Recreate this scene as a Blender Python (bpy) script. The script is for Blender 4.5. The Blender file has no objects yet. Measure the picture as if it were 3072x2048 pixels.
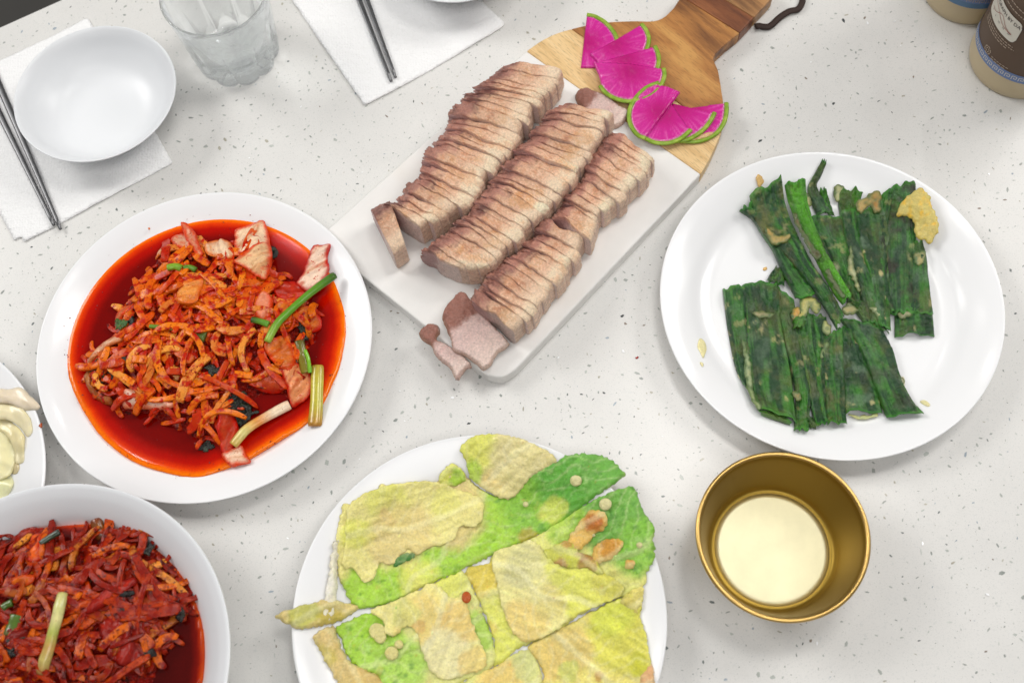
import bpy, math, random
import numpy as np
from mathutils import Vector, Matrix

random.seed(7)
rng = np.random.default_rng(7)
SC = bpy.context.scene
COL = SC.collection

# ------------------------------------------------------------------ camera
FPX, PITCH, ROLL, CAM_H = 3413.0, math.radians(23.067), math.radians(-5.606), 0.82
_f = np.array([0, math.sin(PITCH), -math.cos(PITCH)])
_r = np.array([1.0, 0, 0])
_u = np.cross(_r, _f)
RT = math.cos(ROLL) * _r + math.sin(ROLL) * _u
UP = -math.sin(ROLL) * _r + math.cos(ROLL) * _u
FW = _f
cam = bpy.data.cameras.new('camera')
camo = bpy.data.objects.new('camera', cam)
COL.objects.link(camo)
M = Matrix.Identity(4)
for i in range(3):
    M[i][0], M[i][1], M[i][2] = RT[i], UP[i], -FW[i]
M[2][3] = CAM_H
camo.matrix_world = M
cam.sensor_width = 36.0
cam.lens = FPX / 3072 * 36
cam.clip_start, cam.clip_end = 0.01, 50
cam.dof.use_dof = True
cam.dof.focus_distance = 0.90
cam.dof.aperture_fstop = 6.3
SC.camera = camo

# ------------------------------------------------------------------ light
W = bpy.data.worlds.new('World')
SC.world = W
W.use_nodes = True
bg = W.node_tree.nodes['Background']
bg.inputs[0].default_value = (0.97, 0.985, 1.0, 1)
bg.inputs[1].default_value = 0.18


def area(name, loc, target, sx, sy, power, col):
    l = bpy.data.lights.new(name, 'AREA')
    l.shape = 'RECTANGLE'
    l.size, l.size_y, l.energy, l.color = sx, sy, power, col
    o = bpy.data.objects.new(name, l)
    COL.objects.link(o)
    o.location = loc
    d = Vector(target) - Vector(loc)
    o.rotation_euler = d.to_track_quat('-Z', 'Y').to_euler()
    return o


area('overhead_light', (2.3, 1.5, 2.2), (0.2, 0.45, 0), 1.2, 1.0, 36, (1.0, 0.975, 0.945))
area('overhead_light', (-2.3, 1.7, 2.2), (-0.1, 0.5, 0), 1.2, 1.0, 44, (1.0, 0.985, 0.96))
area('overhead_light', (0.1, -0.7, 2.2), (0.0, 0.45, 0), 1.6, 0.9, 19, (1.0, 0.98, 0.96))  # added soft fill behind the camera, standing in for bounced light
area('overhead_light', (0.55, 0.88, 2.25), (0.2, 0.4, 0), 0.6, 0.45, 10.5, (1.0, 0.975, 0.94))
for dl, pw in (((1.15, 1.55, 2.25), 1.4), ((0.02, 0.80, 2.25), 1.2), ((-1.15, 0.95, 2.25), 1.4), ((0.12, 1.98, 2.25), 1.4), ((-0.6, 1.75, 2.25), .9)):
    l = area('glint_light', dl, (dl[0] * .6, dl[1] * .6, 0), 0.055, 0.055, pw, (1.0, 0.97, 0.93))  # small unseen discs added to put glints on the glossy food
    l.data.shape = 'DISK'

SC.view_settings.view_transform = 'Standard'
SC.view_settings.look = 'None'
SC.view_settings.exposure = 0.0
SC.view_settings.gamma = 1.0
SC.view_settings.use_curve_mapping = False
SC.render.engine = 'CYCLES'
SC.cycles.use_denoising = True
SC.cycles.max_bounces = 12
SC.cycles.transmission_bounces = 12
SC.cycles.transparent_max_bounces = 12
SC.cycles.sample_clamp_indirect = 6.0


# ------------------------------------------------------------------ helpers
def px(pts, z=0.0):
    """photo pixels (3072 wide) -> world XY on the level z (number or function of x,y)"""
    p = np.atleast_2d(np.array(pts, float))
    d = ((p[:, 0] - 1536) / FPX)[:, None] * RT - ((p[:, 1] - 1024) / FPX)[:, None] * UP + FW
    q = d[:, :2] / (-d[:, 2:3])
    if callable(z):
        zz = np.full(len(p), 0.006)
        for _ in range(6):
            xy = q * (CAM_H - zz)[:, None]
            zz = z(xy)
        return q * (CAM_H - zz)[:, None]
    return q * (CAM_H - z)


def p3(pt, z=0.0):
    x, y = px([pt], z)[0]
    return Vector((x, y, z))


def Z(ox, oy, s):
    return lambda pts: [(ox + x * s, oy + y * s) for x, y in pts]


def S(r, g, b):
    c = np.array([r, g, b], float) / 255
    return np.where(c <= 0.04045, c / 12.92, ((c + 0.055) / 1.055) ** 2.4)


def _hash(ix, iy, iz, seed):
    h = (ix * 374761393 + iy * 668265263 + iz * 2147483647 + seed * 974634777) & 0xFFFFFFFF
    h = ((h ^ (h >> 13)) * 1274126177) & 0xFFFFFFFF
    h = h ^ (h >> 16)
    return (h & 0xFFFFFF) / 0xFFFFFF * 2 - 1


def vn(P, scale, seed=0):
    """value noise in [-1,1]; P (N,2) or (N,3); scale = 1/feature size, number or per-axis"""
    P = np.asarray(P, float)
    if P.shape[1] == 2:
        P = np.c_[P, np.zeros(len(P))]
    P = P * scale + 1000.0
    i = np.floor(P).astype(np.int64)
    f = P - i
    f = f * f * (3 - 2 * f)
    r = 0
    for dx in (0, 1):
        wx = f[:, 0] if dx else 1 - f[:, 0]
        for dy in (0, 1):
            wy = f[:, 1] if dy else 1 - f[:, 1]
            for dz in (0, 1):
                wz = f[:, 2] if dz else 1 - f[:, 2]
                r = r + wx * wy * wz * _hash(i[:, 0] + dx, i[:, 1] + dy, i[:, 2] + dz, seed)
    return r


def fbm(P, scale, seed=0, oct=4):
    r, a, t = 0, 1.0, 0
    for k in range(oct):
        r = r + a * vn(P, np.array(scale) * 2 ** k, seed + 17 * k)
        t += a
        a *= 0.5
    return r / t


def ss(a, b, x):
    t = np.clip((x - a) / (b - a), 0, 1)
    return t * t * (3 - 2 * t)


def mixc(a, b, t):
    t = np.clip(t, 0, 1)[:, None]
    return a * (1 - t) + b * t


def tag(o, label=None, cat=None, group=None, kind=None):
    if label: o['label'] = label
    if cat: o['category'] = cat
    if group: o['group'] = group
    if kind: o['kind'] = kind
    return o


def make_mesh(name, V, F, col=None, smooth=True):
    me = bpy.data.meshes.new(name)
    me.from_pydata([tuple(v) for v in np.asarray(V, float)], [], [tuple(int(k) for k in f) for f in F])
    if smooth:
        me.polygons.foreach_set('use_smooth', [True] * len(me.polygons))
    if col is not None:
        a = me.color_attributes.new('Col', 'FLOAT_COLOR', 'POINT')
        c = np.ones((len(V), 4), np.float32)
        c[:, :3] = col
        a.data.foreach_set('color', c.ravel())
    me.update()
    return me


def link(name, me, mat, parent=None, loc=None):
    o = bpy.data.objects.new(name, me)
    COL.objects.link(o)
    if mat is not None and not me.materials:
        me.materials.append(mat)
    if parent is not None:
        o.parent = parent
    if loc is not None:
        o.location = loc
    return o


def recenter(V):
    """origin at the thing's base centre"""
    V = np.asarray(V, float)
    c = np.array([(V[:, 0].min() + V[:, 0].max()) / 2, (V[:, 1].min() + V[:, 1].max()) / 2, V[:, 2].min()])
    return V - c, Vector(c)


def obj(name, V, F, mat, col=None, parent=None, smooth=True, origin=None):
    if parent is None:
        V, c = recenter(V)
        return link(name, make_mesh(name, V, F, col, smooth), mat, None, c)
    V = np.asarray(V, float) - np.array(parent.location)
    return link(name, make_mesh(name, V, F, col, smooth), mat, parent)


def empty(name, loc):
    o = bpy.data.objects.new(name, None)
    o.empty_display_size = 0.02
    COL.objects.link(o)
    o.location = loc
    return o


# --- polygons
def resample(poly, step, closed=True, smooth=True):
    P = np.array(poly, float)
    if closed:
        P = np.vstack([P, P[:1]])
    out = []
    n = len(P) - 1
    for i in range(n):
        a, b = P[i], P[i + 1]
        if closed:
            a0, b1 = P[(i - 1) % n], P[(i + 2) % n if i + 2 > n else i + 2]
        else:
            a0, b1 = P[max(i - 1, 0)], P[min(i + 2, n)]
        k = max(1, int(np.linalg.norm(b - a) / step))
        for t in np.arange(k) / k:
            if smooth:
                m0, m1 = (b - a0) * 0.5, (b1 - a) * 0.5
                lim = np.linalg.norm(b - a)
                m0 = m0 * min(1, lim / (np.linalg.norm(m0) + 1e-9))
                m1 = m1 * min(1, lim / (np.linalg.norm(m1) + 1e-9))
                h = (2 * t**3 - 3 * t**2 + 1) * a + (t**3 - 2 * t**2 + t) * m0 + (-2 * t**3 + 3 * t**2) * b + (t**3 - t**2) * m1
                out.append(h)
            else:
                out.append(a + (b - a) * t)
    if not closed:
        out.append(P[-1])
    return np.array(out)


def ragged(P, amp, scale, seed=0):
    t = np.roll(P, -1, 0) - np.roll(P, 1, 0)
    n = np.c_[t[:, 1], -t[:, 0]]
    n /= np.linalg.norm(n, axis=1)[:, None] + 1e-12
    return P + n * (amp * fbm(P, scale, seed, 3))[:, None]


def inside(q, P):
    x, y = q[:, 0], q[:, 1]
    r = np.zeros(len(q), bool)
    a, b = P, np.roll(P, -1, 0)
    for (x1, y1), (x2, y2) in zip(a, b):
        if y1 == y2: continue
        c = ((y1 > y) != (y2 > y)) & (x < (x2 - x1) * (y - y1) / (y2 - y1) + x1)
        r ^= c
    return r


def pdist(q, P, near=False):
    a, b = P, np.roll(P, -1, 0)
    best = np.full(len(q), 1e9)
    bp = np.zeros_like(q)
    for s, e in zip(a, b):
        d = e - s
        L = d @ d + 1e-18
        t = np.clip(((q - s) @ d) / L, 0, 1)
        c = s + t[:, None] * d
        dd = np.hypot(q[:, 0] - c[:, 0], q[:, 1] - c[:, 1])
        m = dd < best
        best[m] = dd[m]
        bp[m] = c[m]
    return (best, bp) if near else best


def sheet_data(P, cell, zf, thick, rnd=0.0015, amp=0.0, nscale=200, seed=0, puff=0.0, flat_bottom=False, zadd=None):
    """solid sheet over the closed outline P (N,2). Returns V, F, dist-to-edge, is_top"""
    lo, hi = P.min(0) - cell, P.max(0) + cell
    nx, ny = int((hi[0] - lo[0]) / cell) + 2, int((hi[1] - lo[1]) / cell) + 2
    gx, gy = np.meshgrid(lo[0] + np.arange(nx) * cell, lo[1] + np.arange(ny) * cell, indexing='ij')
    g = np.c_[gx.ravel(), gy.ravel()]
    cc = g.reshape(nx, ny, 2)
    cen = (cc[:-1, :-1] + cc[1:, 1:]) / 2
    ins = inside(cen.reshape(-1, 2), P).reshape(nx - 1, ny - 1)
    idx = -np.ones((nx, ny), int)
    cnt = np.zeros((nx, ny), int)
    for dx in (0, 1):
        for dy in (0, 1):
            cnt[dx:nx - 1 + dx, dy:ny - 1 + dy] += ins
    used = cnt > 0
    idx[used] = np.arange(used.sum())
    q = cc[used]
    border = (cnt[used] < 4)
    d, bp = pdist(q, P, True)
    q = q.copy()
    q[border] = bp[border]
    d = d * inside(q, P)
    d[border] = 0
    edge = 1 - np.sqrt(np.clip(1 - (1 - np.clip(d / rnd, 0, 1)) ** 2, 0, 1))
    zb = zf(q) if callable(zf) else np.full(len(q), float(zf))
    zt = zb + thick * (1 - 0.8 * edge) + puff * ss(0, 0.012, d)
    if amp:
        zt = zt + amp * fbm(q, nscale, seed) * ss(0, 0.003, d)
    if zadd is not None:
        zt = zt + zadd(q, d)
    zt = np.maximum(zt, zb + min(thick, .0004) * .9)
    n = len(q)
    V = np.vstack([np.c_[q, zt], np.c_[q, zb]])
    I, J = np.nonzero(ins)
    A, B, C_, D = idx[I, J], idx[I + 1, J], idx[I + 1, J + 1], idx[I, J + 1]
    top = np.c_[A, B, C_, D]
    bot = np.c_[D, C_, B, A] + n
    side = []
    pad = np.zeros((nx + 1, ny + 1), bool)
    pad[1:-1, 1:-1] = ins
    for di, dj, e in ((-1, 0, lambda i, j: (idx[i, j], idx[i, j + 1])), (1, 0, lambda i, j: (idx[i + 1, j + 1], idx[i + 1, j])),
                      (0, -1, lambda i, j: (idx[i + 1, j], idx[i, j])), (0, 1, lambda i, j: (idx[i, j + 1], idx[i + 1, j + 1]))):
        m = ins & ~pad[1 + di:nx + di, 1 + dj:ny + dj]
        for i, j in zip(*np.nonzero(m)):
            a, b = e(i, j)
            side.append((a, b, b + n, a + n))
    F = np.vstack([top, bot] + ([np.array(side)] if side else []))
    return V, F, np.r_[d, d], np.r_[np.ones(n, bool), np.zeros(n, bool)]


def sheet(name, P, mat, cell=0.0012, zf=0.0, thick=0.003, col=None, parent=None, **k):
    V, F, d, top = sheet_data(P, cell, zf, thick, **k)
    c = None
    if col is not None:
        c = col(V, d, top) if callable(col) else np.tile(np.array(col, float), (len(V), 1))
    return obj(name, V, F, mat, c, parent)


def ribbon_data(L, R, zf, thick, nu=14, nv=50, fold=0.0, seed=0, rag=0.0, amp=0.0, arch=0.0):
    L, R = along(L, nv), along(R, nv)
    u = np.linspace(0, 1, nu)
    q = L[:, None, :] * (1 - u)[None, :, None] + R[:, None, :] * u[None, :, None]
    v = np.linspace(0, 1, nv)
    ax = (L[-1] + R[-1] - L[0] - R[0]) / 2
    ax = ax / (np.linalg.norm(ax) + 1e-9)
    if rag:
        e = np.clip(1 - np.minimum(v, 1 - v) * 8, 0, 1)
        sg = np.where(v < 0.5, -1, 1)
        nz = np.array([vn(np.c_[u * 6, u * 0], 1, seed + 5), vn(np.c_[u * 6, u * 0], 1, seed + 9)])
        q = q + (e * sg)[:, None, None] * np.where((v < .5)[:, None], nz[0][None], nz[1][None])[:, :, None] * rag * ax
    U, Vv = np.meshgrid(u, v)
    q = q.reshape(-1, 2)
    U, Vv = U.ravel(), Vv.ravel()
    z = zf(q) if callable(zf) else np.full(len(q), float(zf))
    wob = vn(np.c_[U * 2.6, Vv * 2.6], 1, seed) + 0.35 * vn(np.c_[U * 7, Vv * 5], 1, seed + 3) + .35 * vn(np.c_[U * 5, Vv * 14], 1, seed + 4)
    edge = np.clip(np.minimum(U, 1 - U) * nu / 2.0, 0, 1)
    z2 = z + thick + fold * (0.5 + 0.5 * wob) + arch * np.sin(np.pi * U) + amp * fbm(q, 350, seed)
    z2 = z + (z2 - z) * (0.35 + 0.65 * edge)
    n = len(q)
    V3 = np.vstack([np.c_[q, z2], np.c_[q, z2 - thick]])
    F = []
    for j in range(nv - 1):
        for i in range(nu - 1):
            a = j * nu + i
            F.append((a, a + 1, a + 1 + nu, a + nu))
            F.append((a + n, a + nu + n, a + nu + 1 + n, a + 1 + n))
    for j in range(nv - 1):
        a = j * nu
        F.append((a, a + nu, a + nu + n, a + n))
        a = j * nu + nu - 1
        F.append((a + nu, a, a + n, a + nu + n))
    for i in range(nu - 1):
        F.append((i + 1, i, i + n, i + 1 + n))
        a = (nv - 1) * nu + i
        F.append((a, a + 1, a + 1 + n, a + n))
    return V3, F, np.r_[U, U], np.r_[Vv, Vv]


def along(P, n):
    P = resample(P, 0.001, closed=False)
    s = np.r_[0, np.cumsum(np.linalg.norm(np.diff(P, axis=0), axis=1))]
    t = np.linspace(0, s[-1], n)
    return np.c_[[np.interp(t, s, P[:, k]) for k in range(P.shape[1])]].T


def tube_data(path, rad, n=12, flat=1.0, square=False, capends=True):
    P = np.array(path, float)
    N = len(P)
    rad = np.broadcast_to(rad, (N,))
    T = np.gradient(P, axis=0)
    T /= np.linalg.norm(T, axis=1)[:, None] + 1e-12
    up = np.array([0, 0, 1.0])
    A = np.cross(up, T)
    bad = np.linalg.norm(A, axis=1) < 1e-4
    A[bad] = np.array([1, 0, 0])
    A /= np.linalg.norm(A, axis=1)[:, None]
    B = np.cross(T, A)
    th = np.arange(n) / n * 2 * math.pi
    c, s = np.cos(th), np.sin(th)
    if square == 'r':
        c = np.array([1, .95, .80, -.80, -.95, -1, -1, -.95, -.80, .80, .95, 1.])
        s = np.array([.72, .93, 1, 1, .93, .72, -.72, -.93, -1, -1, -.93, -.72])
    elif square:
        k = (np.abs(c) ** 5 + np.abs(s) ** 5) ** (-1 / 5)
        c, s = c * k, s * k
    V = P[:, None, :] + rad[:, None, None] * (A[:, None, :] * c[None, :, None] + B[:, None, :] * (s * flat)[None, :, None])
    V = V.reshape(-1, 3)
    F = [(j * n + i, j * n + (i + 1) % n, (j + 1) * n + (i + 1) % n, (j + 1) * n + i) for j in range(N - 1) for i in range(n)]
    if capends:
        F.append(tuple(range(n - 1, -1, -1)))
        F.append(tuple((N - 1) * n + i for i in range(n)))
    return V, F


def lathe_data(prof, n=128, fr=None):
    prof = np.array(prof, float)
    th = np.arange(n) / n * 2 * math.pi
    V, F, rings = [], [], []
    for r, z in prof:
        if r < 1e-7:
            rings.append([len(V)])
            V.append((0, 0, z))
        else:
            b = len(V)
            rr = r if fr is None else r * fr(th, z, r)
            rr = np.broadcast_to(rr, th.shape)
            V += [(a * math.cos(t), a * math.sin(t), z) for a, t in zip(rr, th)]
            rings.append(list(range(b, b + n)))
    for A, B in zip(rings[:-1], rings[1:]):
        if len(A) == 1 and len(B) == 1: continue
        for i in range(n):
            j = (i + 1) % n
            if len(A) == 1: F.append((A[0], B[i], B[j]))
            elif len(B) == 1: F.append((A[i], B[0], A[j]))
            else: F.append((A[i], B[i], B[j], A[j]))
    return np.array(V), F


def prof_smooth(p, k=5):
    return resample(p, 1e9, closed=False) if k <= 1 else np.vstack([_seg(np.array(p, float), i, k) for i in range(len(p) - 1)] + [np.array([p[-1]])])


def _seg(P, i, k):
    a, b = P[i], P[i + 1]
    a0, b1 = P[max(i - 1, 0)], P[min(i + 2, len(P) - 1)]
    lim = np.linalg.norm(b - a)
    m0, m1 = (b - a0) * .5, (b1 - a) * .5
    m0 = m0 * min(1, lim / (np.linalg.norm(m0) + 1e-9))
    m1 = m1 * min(1, lim / (np.linalg.norm(m1) + 1e-9))
    return np.array([(2 * t**3 - 3 * t**2 + 1) * a + (t**3 - 2 * t**2 + t) * m0 + (-2 * t**3 + 3 * t**2) * b + (t**3 - t**2) * m1 for t in np.arange(k) / k])


# ------------------------------------------------------------------ materials
def mk(name, color=(0.8, 0.8, 0.8), attr=False, rough=0.5, metal=0.0, sss=0.0, sssr=(1, .4, .25), coat=0.0, coat_rough=0.1,
       bump=None, bump2=None, var=None, rvar=None, spec=0.5, rand=None, blotch=None, speck=None, trans=0.0, ior=1.45, coords='Object'):
    m = bpy.data.materials.new(name)
    m.use_nodes = True
    nt = m.node_tree
    N, L = nt.nodes, nt.links
    b = N['Principled BSDF']
    b.inputs['Roughness'].default_value = rough
    b.inputs['Metallic'].default_value = metal
    b.inputs['Specular IOR Level'].default_value = spec
    b.inputs['IOR'].default_value = ior
    b.inputs['Transmission Weight'].default_value = trans
    if sss:
        b.inputs['Subsurface Weight'].default_value = sss
        b.inputs['Subsurface Radius'].default_value = sssr
        b.inputs['Subsurface Scale'].default_value = 0.004
    if coat:
        b.inputs['Coat Weight'].default_value = coat
        b.inputs['Coat Roughness'].default_value = coat_rough
    tc = N.new('ShaderNodeTexCoord')
    co = tc.outputs[coords]
    if attr:
        a = N.new('ShaderNodeAttribute')
        a.attribute_name = 'Col'
        c = a.outputs['Color']
    else:
        r = N.new('ShaderNodeRGB')
        r.outputs[0].default_value = (*color, 1)
        c = r.outputs[0]
    oi = None
    if rand:
        oi = N.new('ShaderNodeObjectInfo')
        rp = N.new('ShaderNodeValToRGB')
        els = rp.color_ramp.elements
        while len(els) < len(rand): els.new(0.5)
        for k, (p, cc) in enumerate(rand):
            els[k].position = p
            els[k].color = (*cc, 1)
        L.new(oi.outputs['Random'], rp.inputs[0])
        c = rp.outputs[0]
        ad = N.new('ShaderNodeVectorMath')
        ad.operation = 'ADD'
        L.new(tc.outputs[coords], ad.inputs[0])
        L.new(oi.outputs['Location'], ad.inputs[1])
        co = ad.outputs[0]

    def noise(scale, detail=4, rgh=.6):
        n = N.new('ShaderNodeTexNoise')
        n.inputs['Scale'].default_value = scale
        n.inputs['Detail'].default_value = detail
        n.inputs['Roughness'].default_value = rgh
        L.new(co, n.inputs['Vector'])
        return n.outputs[0]

    def mrange(v, a0, a1, b0, b1):
        q = N.new('ShaderNodeMapRange')
        q.inputs[1].default_value, q.inputs[2].default_value = a0, a1
        q.inputs[3].default_value, q.inputs[4].default_value = b0, b1
        L.new(v, q.inputs[0])
        return q.outputs[0]

    def mix(c0, c1, f, mode='MIX'):
        x = N.new('ShaderNodeMix')
        x.data_type = 'RGBA'
        x.blend_type = mode
        for s, v in ((x.inputs[6], c0), (x.inputs[7], c1)):
            if isinstance(v, (tuple, list, np.ndarray)): s.default_value = (*v, 1)
            else: L.new(v, s)
        if isinstance(f, (int, float)): x.inputs[0].default_value = f
        else: L.new(f, x.inputs[0])
        return x.outputs[2]

    if var:
        f = mrange(noise(var[0]), .3, .7, 1 - var[1], 1 + var[1])
        cm = N.new('ShaderNodeCombineColor')
        for k in range(3): L.new(f, cm.inputs[k])
        c = mix(c, cm.outputs[0], 1.0, 'MULTIPLY')
    for bl in (blotch or []):
        sc, lo, hi, cc = bl
        c = mix(c, cc, mrange(noise(sc, 3), lo, hi, 0, 1))
    if speck:
        v = N.new('ShaderNodeTexVoronoi')
        v.inputs['Scale'].default_value = speck[0]
        L.new(co, v.inputs['Vector'])
        c = mix(c, speck[2], mrange(v.outputs['Distance'], speck[1], speck[1] * .6, 0, 1))
    L.new(c, b.inputs['Base Color'])
    if rvar:
        L.new(mrange(noise(rvar[0]), .3, .7, rvar[1], rvar[2]), b.inputs['Roughness'])
    prev = None
    for bp in (bump, bump2):
        if not bp: continue
        n = N.new('ShaderNodeBump')
        n.inputs['Strength'].default_value = bp[1]
        n.inputs['Distance'].default_value = bp[2]
        L.new(noise(bp[0], 5, .65), n.inputs['Height'])
        if prev: L.new(prev, n.inputs['Normal'])
        prev = n.outputs[0]
    if prev:
        L.new(prev, b.inputs['Normal'])
        if coat: L.new(prev, b.inputs['Coat Normal'])
    return m


MT = {}
MT['ceramic'] = mk('white_opal_glass', (0.86, 0.865, 0.875), rough=0.16, spec=0.5, rvar=(30, .13, .22))
MT['bowl'] = mk('white_melamine', (0.77, 0.785, 0.805), rough=0.34, spec=0.45)
MT['marble'] = mk('white_marble', (0.80, 0.785, 0.76), rough=0.32, var=(18, .05), sss=.15, sssr=(1, .95, .9),
                  blotch=[(9, .62, .8, (0.72, 0.67, 0.60))], bump=(900, .08, .0004))
MT['metal'] = mk('brushed_steel', (0.17, 0.17, 0.175), rough=0.36, metal=1.0, var=(200, .1))  # dark base colour puts the reflected dark surroundings into the steel
MT['gold'] = mk('gold_anodised', S(158, 130, 58), rough=0.46, metal=1.0, bump=(60, .02, .0006))
MT['cord'] = mk('dark_leather', S(52, 36, 30), rough=0.7, bump=(2500, .4, .0004), var=(900, .25))
MT['counter'] = None
MT['chip'] = mk('quartz_chip', attr=True, rough=0.2, var=(300, .12))
MT['glint'] = mk('white_glint_chip', (0.97, 0.98, 0.99), rough=0.1, coat=1.0, coat_rough=.05)  # sparkle of reflective chips painted as a near-white base colour
MT['pork'] = mk('boiled_pork', attr=True, rough=0.5, spec=.15, sss=.08, sssr=(1, .45, .3), coat=.75, coat_rough=.15,
                var=(650, .20), bump=(430, 1.0, .0018), bump2=(1500, .6, .0008))
MT['flesh'] = mk('radish_flesh', attr=True, rough=0.4, spec=.2, sss=.12, sssr=(1, .2, .6), coat=.7, coat_rough=.14, bump=(900, .15, .0004), var=(900, .07))
MT['rind'] = mk('radish_rind', attr=True, rough=0.38, var=(300, .15))
MT['broth'] = mk('kimchi_broth', attr=True, rough=0.08, spec=.32, coat=.0, coat_rough=.04, var=(700, .08), bump=(140, .05, .0008))
MT['heap'] = mk('chili_mash', S(128, 10, 0), spec=.05, rough=0.45, coat=.4, coat_rough=.1, var=(420, .5), bump=(420, .9, .003), bump2=(1300, .5, .0008),
                blotch=[(300, .55, .66, S(176, 40, 2)), (180, .58, .7, S(56, 4, 0))])
_redb = [(240, .54, .66, S(206, 52, 8)), (520, .64, .72, S(160, 22, 4))]
MT['stick'] = mk('pickled_radish', rand=[(0, S(206, 60, 0)), (.3, S(222, 98, 4)), (.55, S(234, 128, 20)), (.8, S(184, 30, 0)), (1, S(242, 164, 62))],
                 rough=.45, spec=.06, coat=.4, coat_rough=.08, var=(420, .16), blotch=[(170, .48, .60, S(182, 28, 0)), (420, .58, .67, S(132, 8, 0))], speck=(700, .14, S(120, 8, 0)), bump=(500, .3, .0008))
MT['stick2'] = mk('chili_radish', rand=[(0, S(146, 26, 0)), (.35, S(176, 54, 0)), (.6, S(210, 98, 8)), (.8, S(118, 14, 0)), (1, S(228, 142, 46))],
                  rough=.45, spec=.06, coat=.4, coat_rough=.08, var=(420, .22), blotch=[(150, .46, .58, S(130, 16, 0)), (380, .56, .66, S(80, 7, 0))], speck=(700, .18, S(84, 4, 0)), bump=(500, .4, .0009))
MT['shred'] = mk('chili_shred', S(178, 34, 0), rough=.45, spec=.06, coat=.4, coat_rough=.08, var=(300, .3), blotch=[(90, .50, .62, S(216, 92, 8)), (140, .56, .66, S(96, 6, 0))], bump=(600, .4, .0008))
MT['shred2'] = mk('dark_chili_shred', S(134, 24, 0), rough=.45, spec=.06, coat=.4, coat_rough=.08, var=(300, .3), blotch=[(90, .54, .66, S(180, 60, 4)), (140, .52, .64, S(72, 4, 0))], bump=(600, .4, .0008))
MT['veg'] = mk('kimchi_cabbage', attr=True, rough=.42, spec=.1, coat=.45, coat_rough=.08, sss=.08, sssr=(1, .5, .3), var=(420, .14), bump=(420, .4, .001),
               blotch=[(330, .62, .7, S(190, 40, 8))], speck=(520, .14, S(140, 14, 5)))
MT['scallion'] = mk('scallion_skin', attr=True, rough=.4, spec=.2, coat=.9, coat_rough=.1, var=(300, .12), bump=(500, .15, .0005), speck=(420, .12, S(150, 40, 8)))
MT['darkleaf'] = mk('wilted_leaf', attr=True, rough=.4, spec=.1, coat=1.0, coat_rough=.1, var=(500, .35), bump=(500, .8, .0016))
MT['leek'] = mk('fried_leaf', attr=True, rough=.45, spec=.1, coat=1.0, coat_rough=.1, var=(700, .22), bump=(260, 1.0, .0024), bump2=(1300, .5, .0006))
MT['batter'] = mk('fried_batter', attr=True, rough=.42, spec=.2, sss=.12, sssr=(1, .7, .3), coat=.8, coat_rough=.14, var=(600, .14), bump=(460, .6, .0012))
MT['pancake'] = mk('pancake_leaf', attr=True, rough=.45, spec=.1, sss=.15, sssr=(.8, 1, .3), coat=.8, coat_rough=.12, var=(600, .15), bump=(420, .8, .0015), bump2=(1500, .5, .0006))
MT['steamed'] = mk('steamed_leaf', attr=True, rough=.4, spec=.2, sss=.3, sssr=(1, .9, .5), coat=.7, coat_rough=.16, var=(150, .06), bump=(160, .2, .001))
MT['floor'] = mk('dark_floor', S(66, 64, 61), rough=.55, var=(6, .08))
MT['plastic'] = mk('cream_plastic', S(190, 174, 142), rough=.42, sss=.3, sssr=(1, .9, .7), bump=(900, .06, .0004))
MT['brownlabel'] = mk('brown_label', S(84, 64, 48), rough=.5)
MT['tanlabel'] = mk('tan_label', S(176, 146, 124), rough=.5)
MT['ivory'] = mk('label_panel', S(206, 202, 190), rough=.5)
MT['blue'] = mk('label_blue', S(104, 126, 170), rough=.5)
MT['blue2'] = mk('label_blue_dark', S(84, 118, 150), rough=.5)
MT['ink'] = mk('label_ink', S(48, 34, 30), rough=.5)
MT['red_ink'] = mk('label_red_ink', S(150, 88, 74), rough=.5)
MT['pale_ink'] = mk('label_pale_ink', S(170, 152, 134), rough=.5)


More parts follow.
